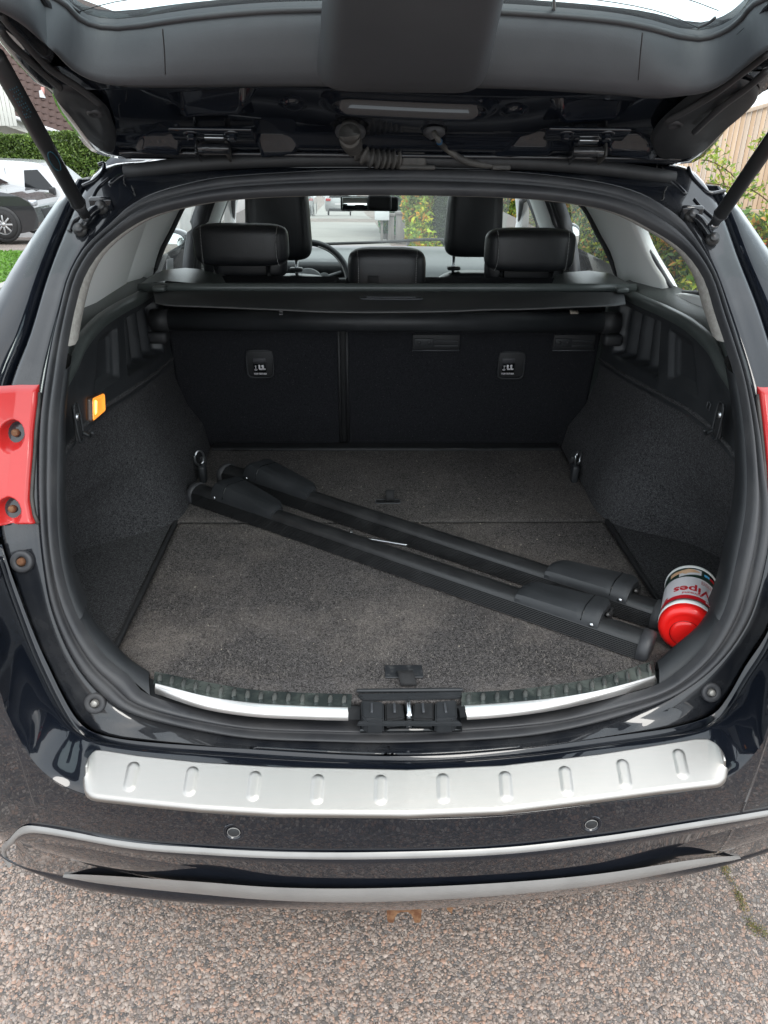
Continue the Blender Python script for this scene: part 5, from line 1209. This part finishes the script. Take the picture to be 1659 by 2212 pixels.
ls = np.r_[np.arange(len(F1))*4, len(F1)*4+np.arange(len(tri))*3].astype(np.int32); lt = np.r_[np.full(len(F1), 4), np.full(len(tri), 3)].astype(np.int32)
me.polygons.add(len(ls)); me.polygons.foreach_set('loop_start', ls); me.polygons.foreach_set('loop_total', lt); me.materials.append(stm); me.update(calc_edges=True)
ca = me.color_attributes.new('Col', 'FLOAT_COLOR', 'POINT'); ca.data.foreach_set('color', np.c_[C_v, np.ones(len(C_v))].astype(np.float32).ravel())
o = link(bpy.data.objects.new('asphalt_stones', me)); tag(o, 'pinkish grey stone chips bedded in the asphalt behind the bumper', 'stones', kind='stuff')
# moss in the crack
pp = cr([atz(u, v, .002) for u, v in ((1560,1860),(1575,1895),(1592,1925),(1605,1960),(1622,2000),(1652,2015),(1700,2050))], 400)
idx = rng.integers(0, 400, 1100); dens = np.clip(.5+.5*np.sin(idx/400*19)+.1, .1, 1); idx = idx[rng.random(1100) < dens]
P = pp[idx]+rng.normal(0, 1, (len(idx), 3))*np.array([.006, .009, .0015]); P[:, 2] = np.abs(P[:, 2]-.002)+.003
mc = np.array([[.14, .14, .04], [.26, .19, .07], [.09, .11, .03]])[rng.integers(0, 3, len(P))]
o = leaves('moss', P, .0024, mc, leafm, None, 1); tag(o, 'thin line of moss in the crack right of the bumper', 'moss', kind='stuff')
# ---------------------------------------------------------------- street
def rx(y):  # road edges
    return np.interp(y, [5, 10, 14, 30, 56, 120, 300], [1.3, .8, .5, .35, .3, -1, -6]), np.interp(y, [5, 15, 30, 56, 120, 300], [-3.4, -3.4, -3.3, -3.4, -5, -12])
ysr = [5, 8, 12, 15, 20, 26, 32, 40, 56, 75, 100, 140, 200, 300]
o = grid('street', [[(lerp(rx(y)[1], rx(y)[0], t), y, gz(y)+.006) for t in np.linspace(0, 1, 8)] for y in ysr], roadm, None); o['kind'] = 'structure'
# lawn on the left with kerb
Lx = lambda y: rx(y)[1]
o = grid('lawn', [[(lerp(-5.9, -30, t) if y < 4 else min(-3.6-.05*y, -3.6)-26*t, y, gxy(-5, y)+.05) for t in (0, .05, .2, 1)] for y in [3.2, 4, 5, 6, 7, 8, 9, 10, 11, 12, 13, 14.2]], grassm, None); o['kind'] = 'structure'
n = 42000; P = np.stack([rng.uniform(-10, -3.7, n), rng.uniform(4, 14, n), np.full(n, .06)], 1); P[:, 2] += [gxy(-5, y) for y in P[:, 1]]
gc = np.array([[.11, .24, .03], [.15, .32, .04], [.08, .17, .02]])[rng.integers(0, 3, n)]
P = P[P[:, 0] < -3.75-.05*P[:, 1]]; gc = gc[:len(P)]
o = leaves('grass', P, .035, gc, leafm, None, .1); tag(o, 'short bright green grass on the verge left of the car', 'grass', kind='stuff')
o = grid('kerb', [[(-3.6-.05*y+dx, y, gz(y)+dz) for dx, dz in ((.06, 0), (.06, .10), (-.06, .10), (-.06, 0))] for y in (3.2, 5, 7, 9, 11, 14.2)], mat('kerb_stone', (.32, .31, .29), .9), None, smooth=False); o['kind'] = 'structure'

def leafbox(n, x0, x1, y0, y1, z0, z1, top=.25, lump=.25, fw=(.2, .2, .2, .2, .2)):
    """points near the faces of a hedge, with lumps"""
    P = np.stack([rng.uniform(x0, x1, n), rng.uniform(y0, y1, n), rng.uniform(z0, z1, n)], 1)
    f = rng.choice(5, n, p=fw); d = np.abs(rng.normal(0, .07, n))
    P[f == 0, 0] = x0+d[f == 0]; P[f == 1, 0] = x1-d[f == 1]; P[f == 2, 1] = y0+d[f == 2]; P[f == 3, 2] = z1-d[f == 3]*1.2; P[f == 4, 1] = y1-d[f == 4]
    P[:, 2] += lump*.5*(np.sin(P[:, 0]*2.1+P[:, 1]*1.3)+.6*np.sin(P[:, 1]*4.1+P[:, 0]*3)+.4*np.sin(P[:, 0]*9))*np.clip((P[:, 2]-z0)/(z1-z0), 0, 1)
    P[:, :2] += lump*.35*np.stack([np.sin(P[:, 1]*5+P[:, 2]*4), np.sin(P[:, 0]*5+P[:, 2]*3)], 1)
    return P
def hedge(name, label, n, b, size, cols, group=None, core=(.015, .025, .008), lump=.25, cat='hedge', slope=True, fw=(.2, .2, .2, .2, .2)):
    x0, x1, y0, y1, z0, z1 = b; gzv = gz((y0+y1)/2) if slope else 0
    h = empty(name, ((x0+x1)/2, (y0+y1)/2, gzv+z0), label, cat, group)
    P = leafbox(n, x0, x1, y0, y1, z0, z1, lump=lump, fw=fw); P[:, 2] += gzv
    cols = np.array(cols); c = cols[rng.integers(0, len(cols), n)]*1.45*rng.uniform(.6, 1.35, n)[:, None]
    big = .5+.5*np.sin(P[:, 0]*3.1+P[:, 2]*5)*np.sin(P[:, 1]*2.7+P[:, 2]*2); c *= (.75+.5*big)[:, None]
    leaves('foliage', P, size, c, leafm, h)
    box('hedge_core', (max(.1, x1-x0-.25), max(.1, y1-y0-.25), z1-z0-.2), ((x0+x1)/2, (y0+y1)/2, gzv+(z0+z1)/2-.08), mat('hedge_core_'+name, core, 1, col2=tuple(np.array(core)*2.4), nscale=8, bump=1, bscale=30, bdist=.1), h, None, .1)
    return h
G1 = [[.06, .12, .015], [.10, .18, .02], [.16, .20, .02], [.05, .09, .02]]; G2 = [[.05, .10, .02], [.03, .065, .015], [.09, .13, .03]]
Yl = [[.20, .26, .02], [.38, .36, .03], [.14, .20, .02], [.42, .20, .02], [.09, .15, .02]]
hedge('garden_hedge', 'long green and yellow leaved hedge right beside the parked car', 46000, (1.75, 2.2, 4.2, 12, 0, 1.3), .026, G1+[[.30, .30, .03], [.34, .16, .03]], lump=.18, fw=(.62, .02, .14, .20, .02))
hedge('flowering_shrub', 'yellow green shrub by the road seen through the windscreen', 26000, (.75, 2.6, 10.5, 13, .35, 2.2), .05, Yl+[[.30, .40, .04]], cat='shrub', lump=.5, fw=(.3, .04, .45, .19, .02))
hedge('street_shrub', 'blue green bush overhanging the grey posts down the street', 26000, (.5, 2.2, 17, 22, .3, 3.0), .07, [[.04, .10, .05], [.05, .13, .07], [.03, .07, .03], [.10, .15, .04]], cat='shrub', lump=.5, fw=(.25, .03, .5, .2, .02))
hedge('kerb_shrub', 'low green bush on the left verge beyond the rear door window', 9000, (-4.5, -3.5, 13.2, 14.6, 0, 1.15), .05, G1, cat='shrub', lump=.3)
tr_ = hedge('street_tree', 'leafy green tree standing far down the right side of the street', 9000, (4, 9, 30, 50, 0, 6), .16, G2+G1, cat='tree', lump=1.2)
tube('trunk', [(6.5, 40, gz(40)-.1), (6.5, 40, gz(40)+3)], .22, bpy.data.materials['weathered_grey_wood'] if 'weathered_grey_wood' in bpy.data.materials else plasd, tr_, 10)
# clipped hedge in front of the house
hy = 25.0
za = aty(60, 285, hy)[2]; zb2 = aty(60, 372, hy)[2]
hedge('clipped_hedge', 'dense clipped green hedge between the white van and the house', 60000, (-17, -6.0, hy, hy+1.6, -.1, za-gz(hy)), .055, [[.07, .12, .02], [.10, .15, .03], [.045, .08, .015]], lump=.10, fw=(.02, .08, .62, .26, .02))
# low plants on the left down the street, white garden wall
w_ = box('garden_wall', (.25, 16, 1.3), (-5.2, 30, gz(30)+.3), mat('white_render', (.55, .56, .55), .8, col2=(.62, .62, .60), nscale=3), None, Matrix.Rotation(-.07, 3, 'X'), .02); tag(w_, 'white rendered garden wall down the left side of the street', 'wall')
# grey posts and stone pillars by the drive, letter box
post = mat('weathered_grey_wood', (.16, .15, .145), .9, col2=(.24, .22, .21), nscale=10, stretch=(1, 1, .15))
for i, (u, v, wd, yy) in enumerate(((833,470,.10,17), (845,468,.12,16.5), (868,464,.22,15.5), (892,478,.20,14.0))):
    p = aty(u, v, yy); h = p[2]-gz(yy)+.02; o = empty('gate_post', (p[0], yy, gz(yy)), ['slim grey gate post farthest down the right of the street', 'grey gate post just right of the white letter box', 'broad grey stone pillar among the shrubs on the right', 'square grey pillar nearest the dashboard on the right'][i], 'post', 'grey posts along the right of the street')
    box('post_shaft', (wd, wd, h), (p[0], yy, gz(yy)+h/2), post, o, None, .01); box('post_cap', (wd+.05, wd+.05, .05), (p[0], yy, gz(yy)+h+.02), post, o, None, .01)
p = aty(825, 462, 16.3); lb = empty('letter_box', (p[0], 16.3, gz(16.3)), 'small white letter box on a post by the street', 'letter box')
box('box_body', (.30, .2, .24), tuple(p), whitep, lb, None, .02); box('box_lid', (.32, .22, .03), (p[0], p[1], p[2]+.13), whitep, lb, None, .01); box('box_post', (.05, .05, p[2]-gz(16.3)), (p[0], p[1], (p[2]+gz(16.3))/2-.1), post, lb, None, .004)
# timber wall on the right
fy = 11.5; fa = aty(1596, 247, fy); fb = aty(1659, 229, fy)
wood = [mat('larch_board_%s' % s_, c, .75, col2=c2, nscale=6, stretch=(6, 6, .3)) for s_, c, c2 in (('pale', (.46, .33, .22), (.55, .42, .30)), ('warm', (.40, .28, .18), (.50, .36, .25)), ('grey', (.42, .33, .25), (.48, .40, .32)))]
Ff = empty('timber_fence', (8, fy, gz(fy)), 'tall pale larch fence of narrow upright boards behind the right side', 'fence')
bmh = box('board', (.062, .022, 1), (0, 0, 0), wood[0], None, None, .004); bme = [bmh.data]; COL.objects.unlink(bmh); bpy.data.objects.remove(bmh)
for w2 in wood[1:]: q = bme[0].copy(); q.materials.clear(); q.materials.append(w2); bme.append(q)
zt0 = fa[2]; zbt = aty(1630, 452, fy)[2]
x = 3.9; i = 0
while x < 13.5:
    zt = zt0+(x-fa[0])*(fb[2]-fa[2])/(fb[0]-fa[0]); 
    o = bpy.data.objects.new('board', bme[(i*7+i//3) % 3]); link(o, Ff); h = zt-zbt
    o.location = (x, fy, zbt+h/2); o.scale = (1, 1, h); x += .070; i += 1
for z_, h_ in ((zbt-.06, .10), (zt0+.03, .05)): 
    if z_ > 1.5: sl_ = (fb[2]-fa[2])/(fb[0]-fa[0]); o = box('top_rail', (9.8, .06, .05), (8.75, fy-.02, zt0+(8.75-fa[0])*sl_+.02), wood[2], Ff, Matrix.Rotation(-math.atan(sl_), 3, 'Y'), .004)
    else: box('bottom_rail', (9.7, .06, h_), (8.7, fy-.03, z_), wood[1], Ff, None, .004)
for k in range(5): box('board', (9.7, .03, .14), (8.7, fy, zbt-.20-.15*k), wood[k % 3], Ff, None, .004)
for k in range(6): box('fence_post', (.09, .09, zt0-gz(fy)), (4.1+1.8*k, fy+.08, (zt0+gz(fy))/2), wood[2], Ff, None, .004)
# climbing plant with loose shoots in front of it
cp = empty('climbing_plant', (3.6, 6.2, gz(6)), 'loose yellow green climbing plant in front of the timber fence', 'climbing plant')
P = []; 
for px in ([(1515,345),(1540,350),(1575,372),(1600,395),(1640,420),(1665,440)], [(1525,395),(1560,400),(1600,412),(1650,400)], [(1560,470),(1600,480),(1640,470),(1665,480)], [(1540,330),(1552,318),(1545,345),(1560,380),(1570,430)], [(1630,330),(1645,300),(1659,290),(1680,280)], [(1600,520),(1630,500),(1660,495)]):
    L = cr([aty(u, v, 6.0+random.uniform(-.2, .2)) for u, v in px], 60); tube('shoot', L, .005, mat('twig', (.10, .07, .03), .8) if not P else bpy.data.materials['twig'], cp, 5); P += [p+rng.normal(0, .035, 3) for p in L for _ in range(2)]
P = np.array(P); lc_ = np.array([[.30, .38, .05], [.18, .28, .04], [.42, .42, .08], [.10, .18, .03]])[rng.integers(0, 4, len(P))]
leaves('foliage', P, .022, lc_, leafm, cp)
rows_ = []
hedge('corner_bush', 'dark bush with an orange flower below the climbing plant', 9000, (3.3, 5.6, 5.2, 6.6, 0, .62), .03, G1, cat='bush', lump=.3)
p = aty(1652, 520, 5.1); fw = lathe('orange_flower', [(0, .02), (.03, .03), (.045, .0), (.02, -.02)], p, (0, -1, .2), mat('orange_petal', (.75, .08, .02), .5), None, 10); tag(fw, 'single orange red flower on the bush at the right edge', 'flower')
# ---------------------------------------------------------------- house on the left
hs = empty('house', (-14, 27, gz(27)), 'white house with a brown tiled roof behind the clipped hedge', 'house')
hyy = 29.0
def hp_(u, v, y=hyy): return aty(u, v, y)
e0, e1 = hp_(-60, 222), hp_(182, 304)
e0 = hp_(-160, 188); e1 = hp_(300, 345)
# eave line falls to the right; the roof rises back from it
edir = e1-e0; edir /= np.linalg.norm(edir); rise = np.array([-.10, .55, .80]); rise /= np.linalg.norm(rise)
rn = np.cross(edir, rise); rn /= np.linalg.norm(rn); rn = rn if rn[1] < 0 else -rn
Lr = np.linalg.norm(e1-e0)
tilem = mat('brown_roof_tile', (.060, .036, .031), .8, col2=(.10, .06, .05), nscale=3, bump=.4, bscale=40, bdist=.01)
rf = mesh('roof', [e0, e1, e1+rise*5.6, e0+rise*5.6], [(0, 1, 2, 3)], tilem, hs, False); md = rf.modifiers.new('thickness', 'SOLIDIFY'); md.thickness = .12; md.offset = -1
# courses of tiles; pieces shared
tw, tl = .24, .25
bmt = bmesh.new(); prof_ = [(-tw/2, .0), (-tw*.3, .022), (-tw*.1, .03), (tw*.12, .018), (tw*.3, .0), (tw/2, .004)]
va = [bmt.verts.new((x_, 0, z_+.03)) for x_, z_ in prof_]; vb = [bmt.verts.new((x_, tl*1.05, z_)) for x_, z_ in prof_]; vc = [bmt.verts.new((x_, 0, z_)) for x_, z_ in prof_]
for i in range(5): bmt.faces.new((va[i], va[i+1], vb[i+1], vb[i])); bmt.faces.new((vc[i], vc[i+1], va[i+1], va[i]))
tme = bpy.data.meshes.new('tile'); bmt.to_mesh(tme); bmt.free(); tme.materials.append(tilem)
Mt = basis(edir, rise, np.cross(edir, rise)); vis = []
for a in range(int(Lr/tw)):
    for b in range(22):
        p = e0+edir*(tw*(a+.5))+rise*(tl*b)-0*rn
        q = AX @ (p-CAM); u, v = CX+FX*q[0]/q[2], CY+FX*q[1]/q[2]
        vis.append((0 if (-20 < u < 200 and 60 < v < 330) else 1, p))
near = [p for k_, p in vis if k_ == 0][:290]; rest = [p for k_, p in vis if k_ == 0][290:]+[p for k_, p in vis if k_ == 1]
nf_ = np.cross(edir, rise); sg_ = 1 if np.dot(nf_, rn) > 0 else -1
for p in near:
    o = bpy.data.objects.new('tile', tme); link(o); o.parent = rf
    o.matrix_local = Matrix.Translation(Vector(p+rn*.01)) @ basis(edir*sg_, rise, rn)
Vt = np.array([v_.co[:] for v_ in tme.vertices]); Ft = [tuple(f_.vertices) for f_ in tme.polygons]; VV, FF = [], []
Bm = np.array([edir*sg_, rise, rn])
for p in rest:
    b = len(VV); VV += list(Vt @ Bm+p+rn*.01); FF += [tuple(b+i for i in f_) for f_ in Ft]
o = mesh('tile_field', VV, FF, tilem, rf, False); o['kind'] = 'stuff'
tube('gutter', [e0-rise*.05-rn*-.05, e1-rise*.05-rn*-.05], .07, whitep, hs, 8)
wallm = mat('white_boarding', (.60, .60, .56), .7)
# boarded wall below, built of upright boards
fas = mesh('fascia', [e0+rn*-.05, e1+rn*-.05, e1-np.array([0, 0, .35])-rn*.05, e0-np.array([0, 0, .35])-rn*.05], [(0, 1, 2, 3)], wallm, hs, False)
gw = hp_(0, 262, 28.4)
wb = box('wall', (16, .2, 3.4), (gw[0]-5.5, 29.8, gz(27)+1.2), mat('cream_render', (.52, .50, .44), .85, col2=(.58, .55, .49), nscale=2), hs, None, .01)
bmb = box('wall_board', (.11, .03, 1), (0, 0, 0), wallm, None, None, .004); bd_ = bmb.data; COL.objects.unlink(bmb); bpy.data.objects.remove(bmb)
xr = hp_(40, 270, 27.8)[0]; zl = hp_(20, 272, 27.8)[2]; zh = zl+2.2
x = xr-2.6
while x < xr:
    o = bpy.data.objects.new('wall_board', bd_); link(o, hs); hh_ = 1.0+1.6*(xr-x)/2.6
    o.location = (x, 27.8, zl+hh_/2); o.scale = (1, 1, hh_); x += .125
tube('vent_pipe', [hp_(93, 212, 29.6), hp_(92, 188, 29.6)], .06, mat('pink_pipe', (.5, .25, .22), .6), hs, 10)
mesh('vent_flashing', [hp_(84, 196, 29.5), hp_(90, 194, 29.5), hp_(99, 212, 29.5), hp_(86, 210, 29.5)], [(0, 1, 2, 3)], whitep, hs, False)
# ---------------------------------------------------------------- vehicles
INS = .18
def extr(name, prof_, y0, y1, m, par, inset=0, zi=1e9):
    """side outline (x,z) swept across y, upper points drawn in"""
    rows = []; prof_ = [tuple(p) for p in cr([(a, b, 0) for a, b in prof_], 64, True)[:, :2]]
    for y, k in ((y0, .97), (y0+.04*np.sign(y1-y0), 1), (y1-.04*np.sign(y1-y0), 1), (y1, .97)):
        ym = (y0+y1)/2; r = []
        for x_, z_ in prof_:
            ins = inset*max(0, z_-zi); yy = y+(ins if y < ym else -ins); r.append((x_ if k == 1 else x_*1, yy, z_))
        rows.append(r)
    o = grid(name, rows, m, par, closed=True, smooth=False); bm = bmesh.new(); bm.from_mesh(o.data)
    n_ = len(prof_); px_ = prof_
    for ri, row in ((0, rows[0]), (3, rows[-1])):
        for up_ in (False, True):
            pol = []
            for i in range(n_):
                a, b = row[i], row[(i+1) % n_]; ia, ib = (a[2] >= zi) == up_, (b[2] >= zi) == up_
                if ia: pol.append(a)
                if ia != ib: t = (zi-a[2])/(b[2]-a[2]); pol.append((a[0]+(b[0]-a[0])*t, min((a[1], b[1]), key=abs)*0+(y0 if ri == 0 else y1), zi))
            if len(pol) > 2: bm.faces.new([bm.verts.new(p) for p in pol])
    bmesh.ops.remove_doubles(bm, verts=bm.verts, dist=.001); bmesh.ops.recalc_face_normals(bm, faces=bm.faces); bm.to_mesh(o.data); bm.free(); return o
def vehicle(kind, label, cat, loc, rot, prof_, wins, W, mbody, wheels, lamps, group=None, extras=()):
    r = empty(kind, loc, label, cat, group)
    B = extr('body', prof_, -W/2, W/2, mbody, None, INS, .95); parts = [B]
    md = B.modifiers.new('bevel', 'BEVEL'); md.width = .05; md.segments = 3; md.limit_method = 'ANGLE'
    for wn in wins:
        for s in (-1, 1):
            yy = lambda z_: s*(W/2-INS*max(0, z_-.95)+.012)
            o = mesh('window', [(x_, yy(z_), z_) for x_, z_ in wn], [tuple(range(len(wn)))], blackg, None, False); parts.append(o)
    for nm, pts_, m2 in extras: parts.append(mesh(nm, pts_, [tuple(range(len(pts_)))], m2, None, False))
    for x_, rr_ in wheels:
        for s in (-1, 1):
            c_ = (x_, s*(W/2-.06), rr_); t_ = lathe('wheel', [(rr_*.62, -.1), (rr_*.95, -.1), (rr_, -.07), (rr_, .07), (rr_*.95, .1), (rr_*.68, .105)], c_, (0, s, 0), tyre, None, 28)
            rim = lathe('wheel_rim', [(rr_*.68, .10), (rr_*.64, .08), (rr_*.60, .03)], c_, (0, s, 0), rimmat, t_, 24)
            lathe('brake_disc', [(rr_*.6, .035), (0, .035)], c_, (0, s, 0), plasd, t_, 20)
            for k_ in range(8):
                a_ = k_*math.pi/4; o_ = box('rim_spoke', (rr_*.62, .02, .045), (c_[0]+rr_*.33*math.cos(a_), c_[1]+s*.08, rr_+rr_*.33*math.sin(a_)), rimmat, t_, Matrix.Rotation(-a_, 3, 'Y'), .008)
            lathe('hub_cap', [(0, .1), (.05, .1), (.06, .06)], c_, (0, s, 0), rimmat, t_, 12)
            parts.append(t_)
            parts.append(lathe('wheel_arch', [(rr_*1.10, 0), (rr_*1.22, .0), (rr_*1.22, .004), (rr_*1.0, .004)], (x_, s*(W/2+.012), rr_), (0, s, 0), plasd, None, 30))
    for nm, c_, sz, m2 in lamps: parts.append(box(nm, sz, c_, m2, None, None, min(sz)*.3, 3))
    for o in parts: o.parent = r
    r.rotation_euler = (0, 0, rot); return r
vp = [(-2.5, .25), (-2.55, .9), (-2.50, 1.75), (-2.40, 1.84), (.55, 1.86), (.85, 1.80), (1.60, 1.20), (2.15, 1.02), (2.42, .75), (2.45, .30)]
vw = [[(.35, 1.20), (.38, 1.66), (.74, 1.68), (1.16, 1.18)]]
yv = 22.9; pv = aty(52, 400, 22); zv = aty(60, 352, 22)[2]-1.84
vehicle('delivery_van', 'white panel van parked nose right before the clipped hedge', 'van', (pv[0]-.35, yv, zv), 0, vp, vw, 1.85, whitep, ((-1.6, .33), (1.6, .33)), [('headlight', (2.25, -.72, .86), (.30, .3, .16), lampg), ('door_mirror', (1.12, -1.02, 1.16), (.14, .22, .20), plasd), ('door_handle', (.0, -.94, 1.05), (.16, .03, .035), plasd), ('bumper_front', (2.42, 0, .42), (.14, 1.7, .24), plasd)],
        extras=[('door_line', [(-.12, -.928, .35), (-.13, -.928, .35), (-.13, -.80, 1.72), (-.12, -.80, 1.72)], plasd)])
dp = [(-2.2, .28), (-2.25, .8), (-2.1, 1.15), (-1.5, 1.52), (.1, 1.55), (.95, 1.12), (1.75, .98), (2.12, .78), (2.2, .5), (2.15, .25)]
dw = [[(-1.6, 1.12), (-1.35, 1.42), (.0, 1.44), (.72, 1.10)]]
yd = 19.0; pd = aty(10, 492, yd); zd = aty(12, 517, yd)[2]; print('ZZ', zv, zd, pv, pd)
dc = vehicle('hatchback', 'graphite grey hatchback at the left edge, nose right on the street', 'car', (pd[0]-1.38, yd+.9, zd), 0, dp, dw, 1.80, greyc, ((-1.3, .33), (1.38, .33)), [('headlight', (1.88, -.72, .80), (.55, .24, .13), lampg), ('fog_lamp', (2.12, -.62, .42), (.08, .22, .09), lampg), ('grille', (2.19, 0, .55), (.05, 1.0, .22), plasd), ('number_plate', (2.22, 0, .42), (.02, .5, .11), labelw), ('door_mirror', (.75, -1.0, 1.05), (.16, .2, .14), plasd)],
        extras=[('windscreen', [(.24, -.70, 1.53), (.96, -.80, 1.15), (.96, .80, 1.15), (.24, .70, 1.53)], blackg)])
# white hatchback seen from behind down the street
wy = 50.0; pw = aty(733, 466, wy); 
wc = empty('hatchback', (pw[0], wy, gz(wy)), 'white hatchback seen from behind on the street ahead', 'car')
G0 = pw[2]
def wrow(y, zs, ws): return [(pw[0]+s*w2, wy+y, G0+z) for s, seq in ((-1, list(zip(zs, ws))), (1, list(zip(zs, ws))[::-1])) for z, w2 in seq]
zsA = [.25, .5, .9, 1.05, 1.35, 1.48]
grid('body', [wrow(0, zsA[:], [.80, .88, .88, .84, .66, .50]), wrow(.05, zsA, [.84, .90, .90, .86, .68, .56]), wrow(2.4, zsA, [.86, .90, .90, .86, .68, .60]), wrow(4.2, [.25, .4, .7, .75, .8, .85], [.8, .86, .84, .8, .7, .6])], whitep, wc, closed=True, caps=True)
def wq(name, pts_, m2): mesh(name, [(pw[0]+a, wy-.02, G0+b) for a, b in pts_], [tuple(range(len(pts_)))], m2, wc, False)
wq('rear_window', [(-.62, 1.05), (.62, 1.05), (.52, 1.38), (-.52, 1.38)], blackg); wq('number_plate', [(-.26, .62), (.26, .62), (.26, .74), (-.26, .74)], labelw)
wq('bumper_insert', [(-.72, .26), (.72, .26), (.62, .42), (-.62, .42)], plasd)
for s in (-1, 1):
    box('tail_light', (.30, .05, .15), (pw[0]+s*.68, wy-.02, G0+.92), redl, wc, None, .02); box('door_mirror', (.18, .1, .12), (pw[0]+s*1.0, wy+1.6, G0+1.02), whitep, wc, None, .03)
    tube('tyre', [(pw[0]+s*.74, wy+.1+.3, G0+.0+.3+0*0), (pw[0]+s*.74+.16*s*-.6, wy+.4, G0+.3)], .31, tyre, wc, 20)
# parked cars far down on the left
for i, (u, v, yy, m2, lb_) in enumerate(((664, 441, 48, greyc, 'dark car parked at the left kerb far down the street'), (652, 446, 42, whitep, 'pale car parked at the left kerb nearest the front headrest'))):
    p = aty(u-16, v, yy); z0 = gz(yy)
    r = empty('parked_car', (p[0], yy, z0), lb_, 'car', 'cars parked down the left side of the street')
    B = extr('body', dp, -.9, .9, m2, r, INS, .95); B.matrix_parent_inverse = Matrix.Identity(4); 
    for s in (-1, 1):
        o = mesh('window', [(x_, s*(.9-INS*max(0, z_-.95)+.012), z_) for x_, z_ in dw[0]], [(0, 1, 2, 3)], blackg, r, False); o.matrix_parent_inverse = Matrix.Identity(4)
        for x_ in (-1.3, 1.38): o = lathe('wheel', [(0, .1), (.33, .1), (.33, -.1)], (x_, s*.8, .33), (0, s, 0), tyre, r, 20); o.matrix_parent_inverse = Matrix.Identity(4)
    r.rotation_euler = (0, 0, math.pi/2)
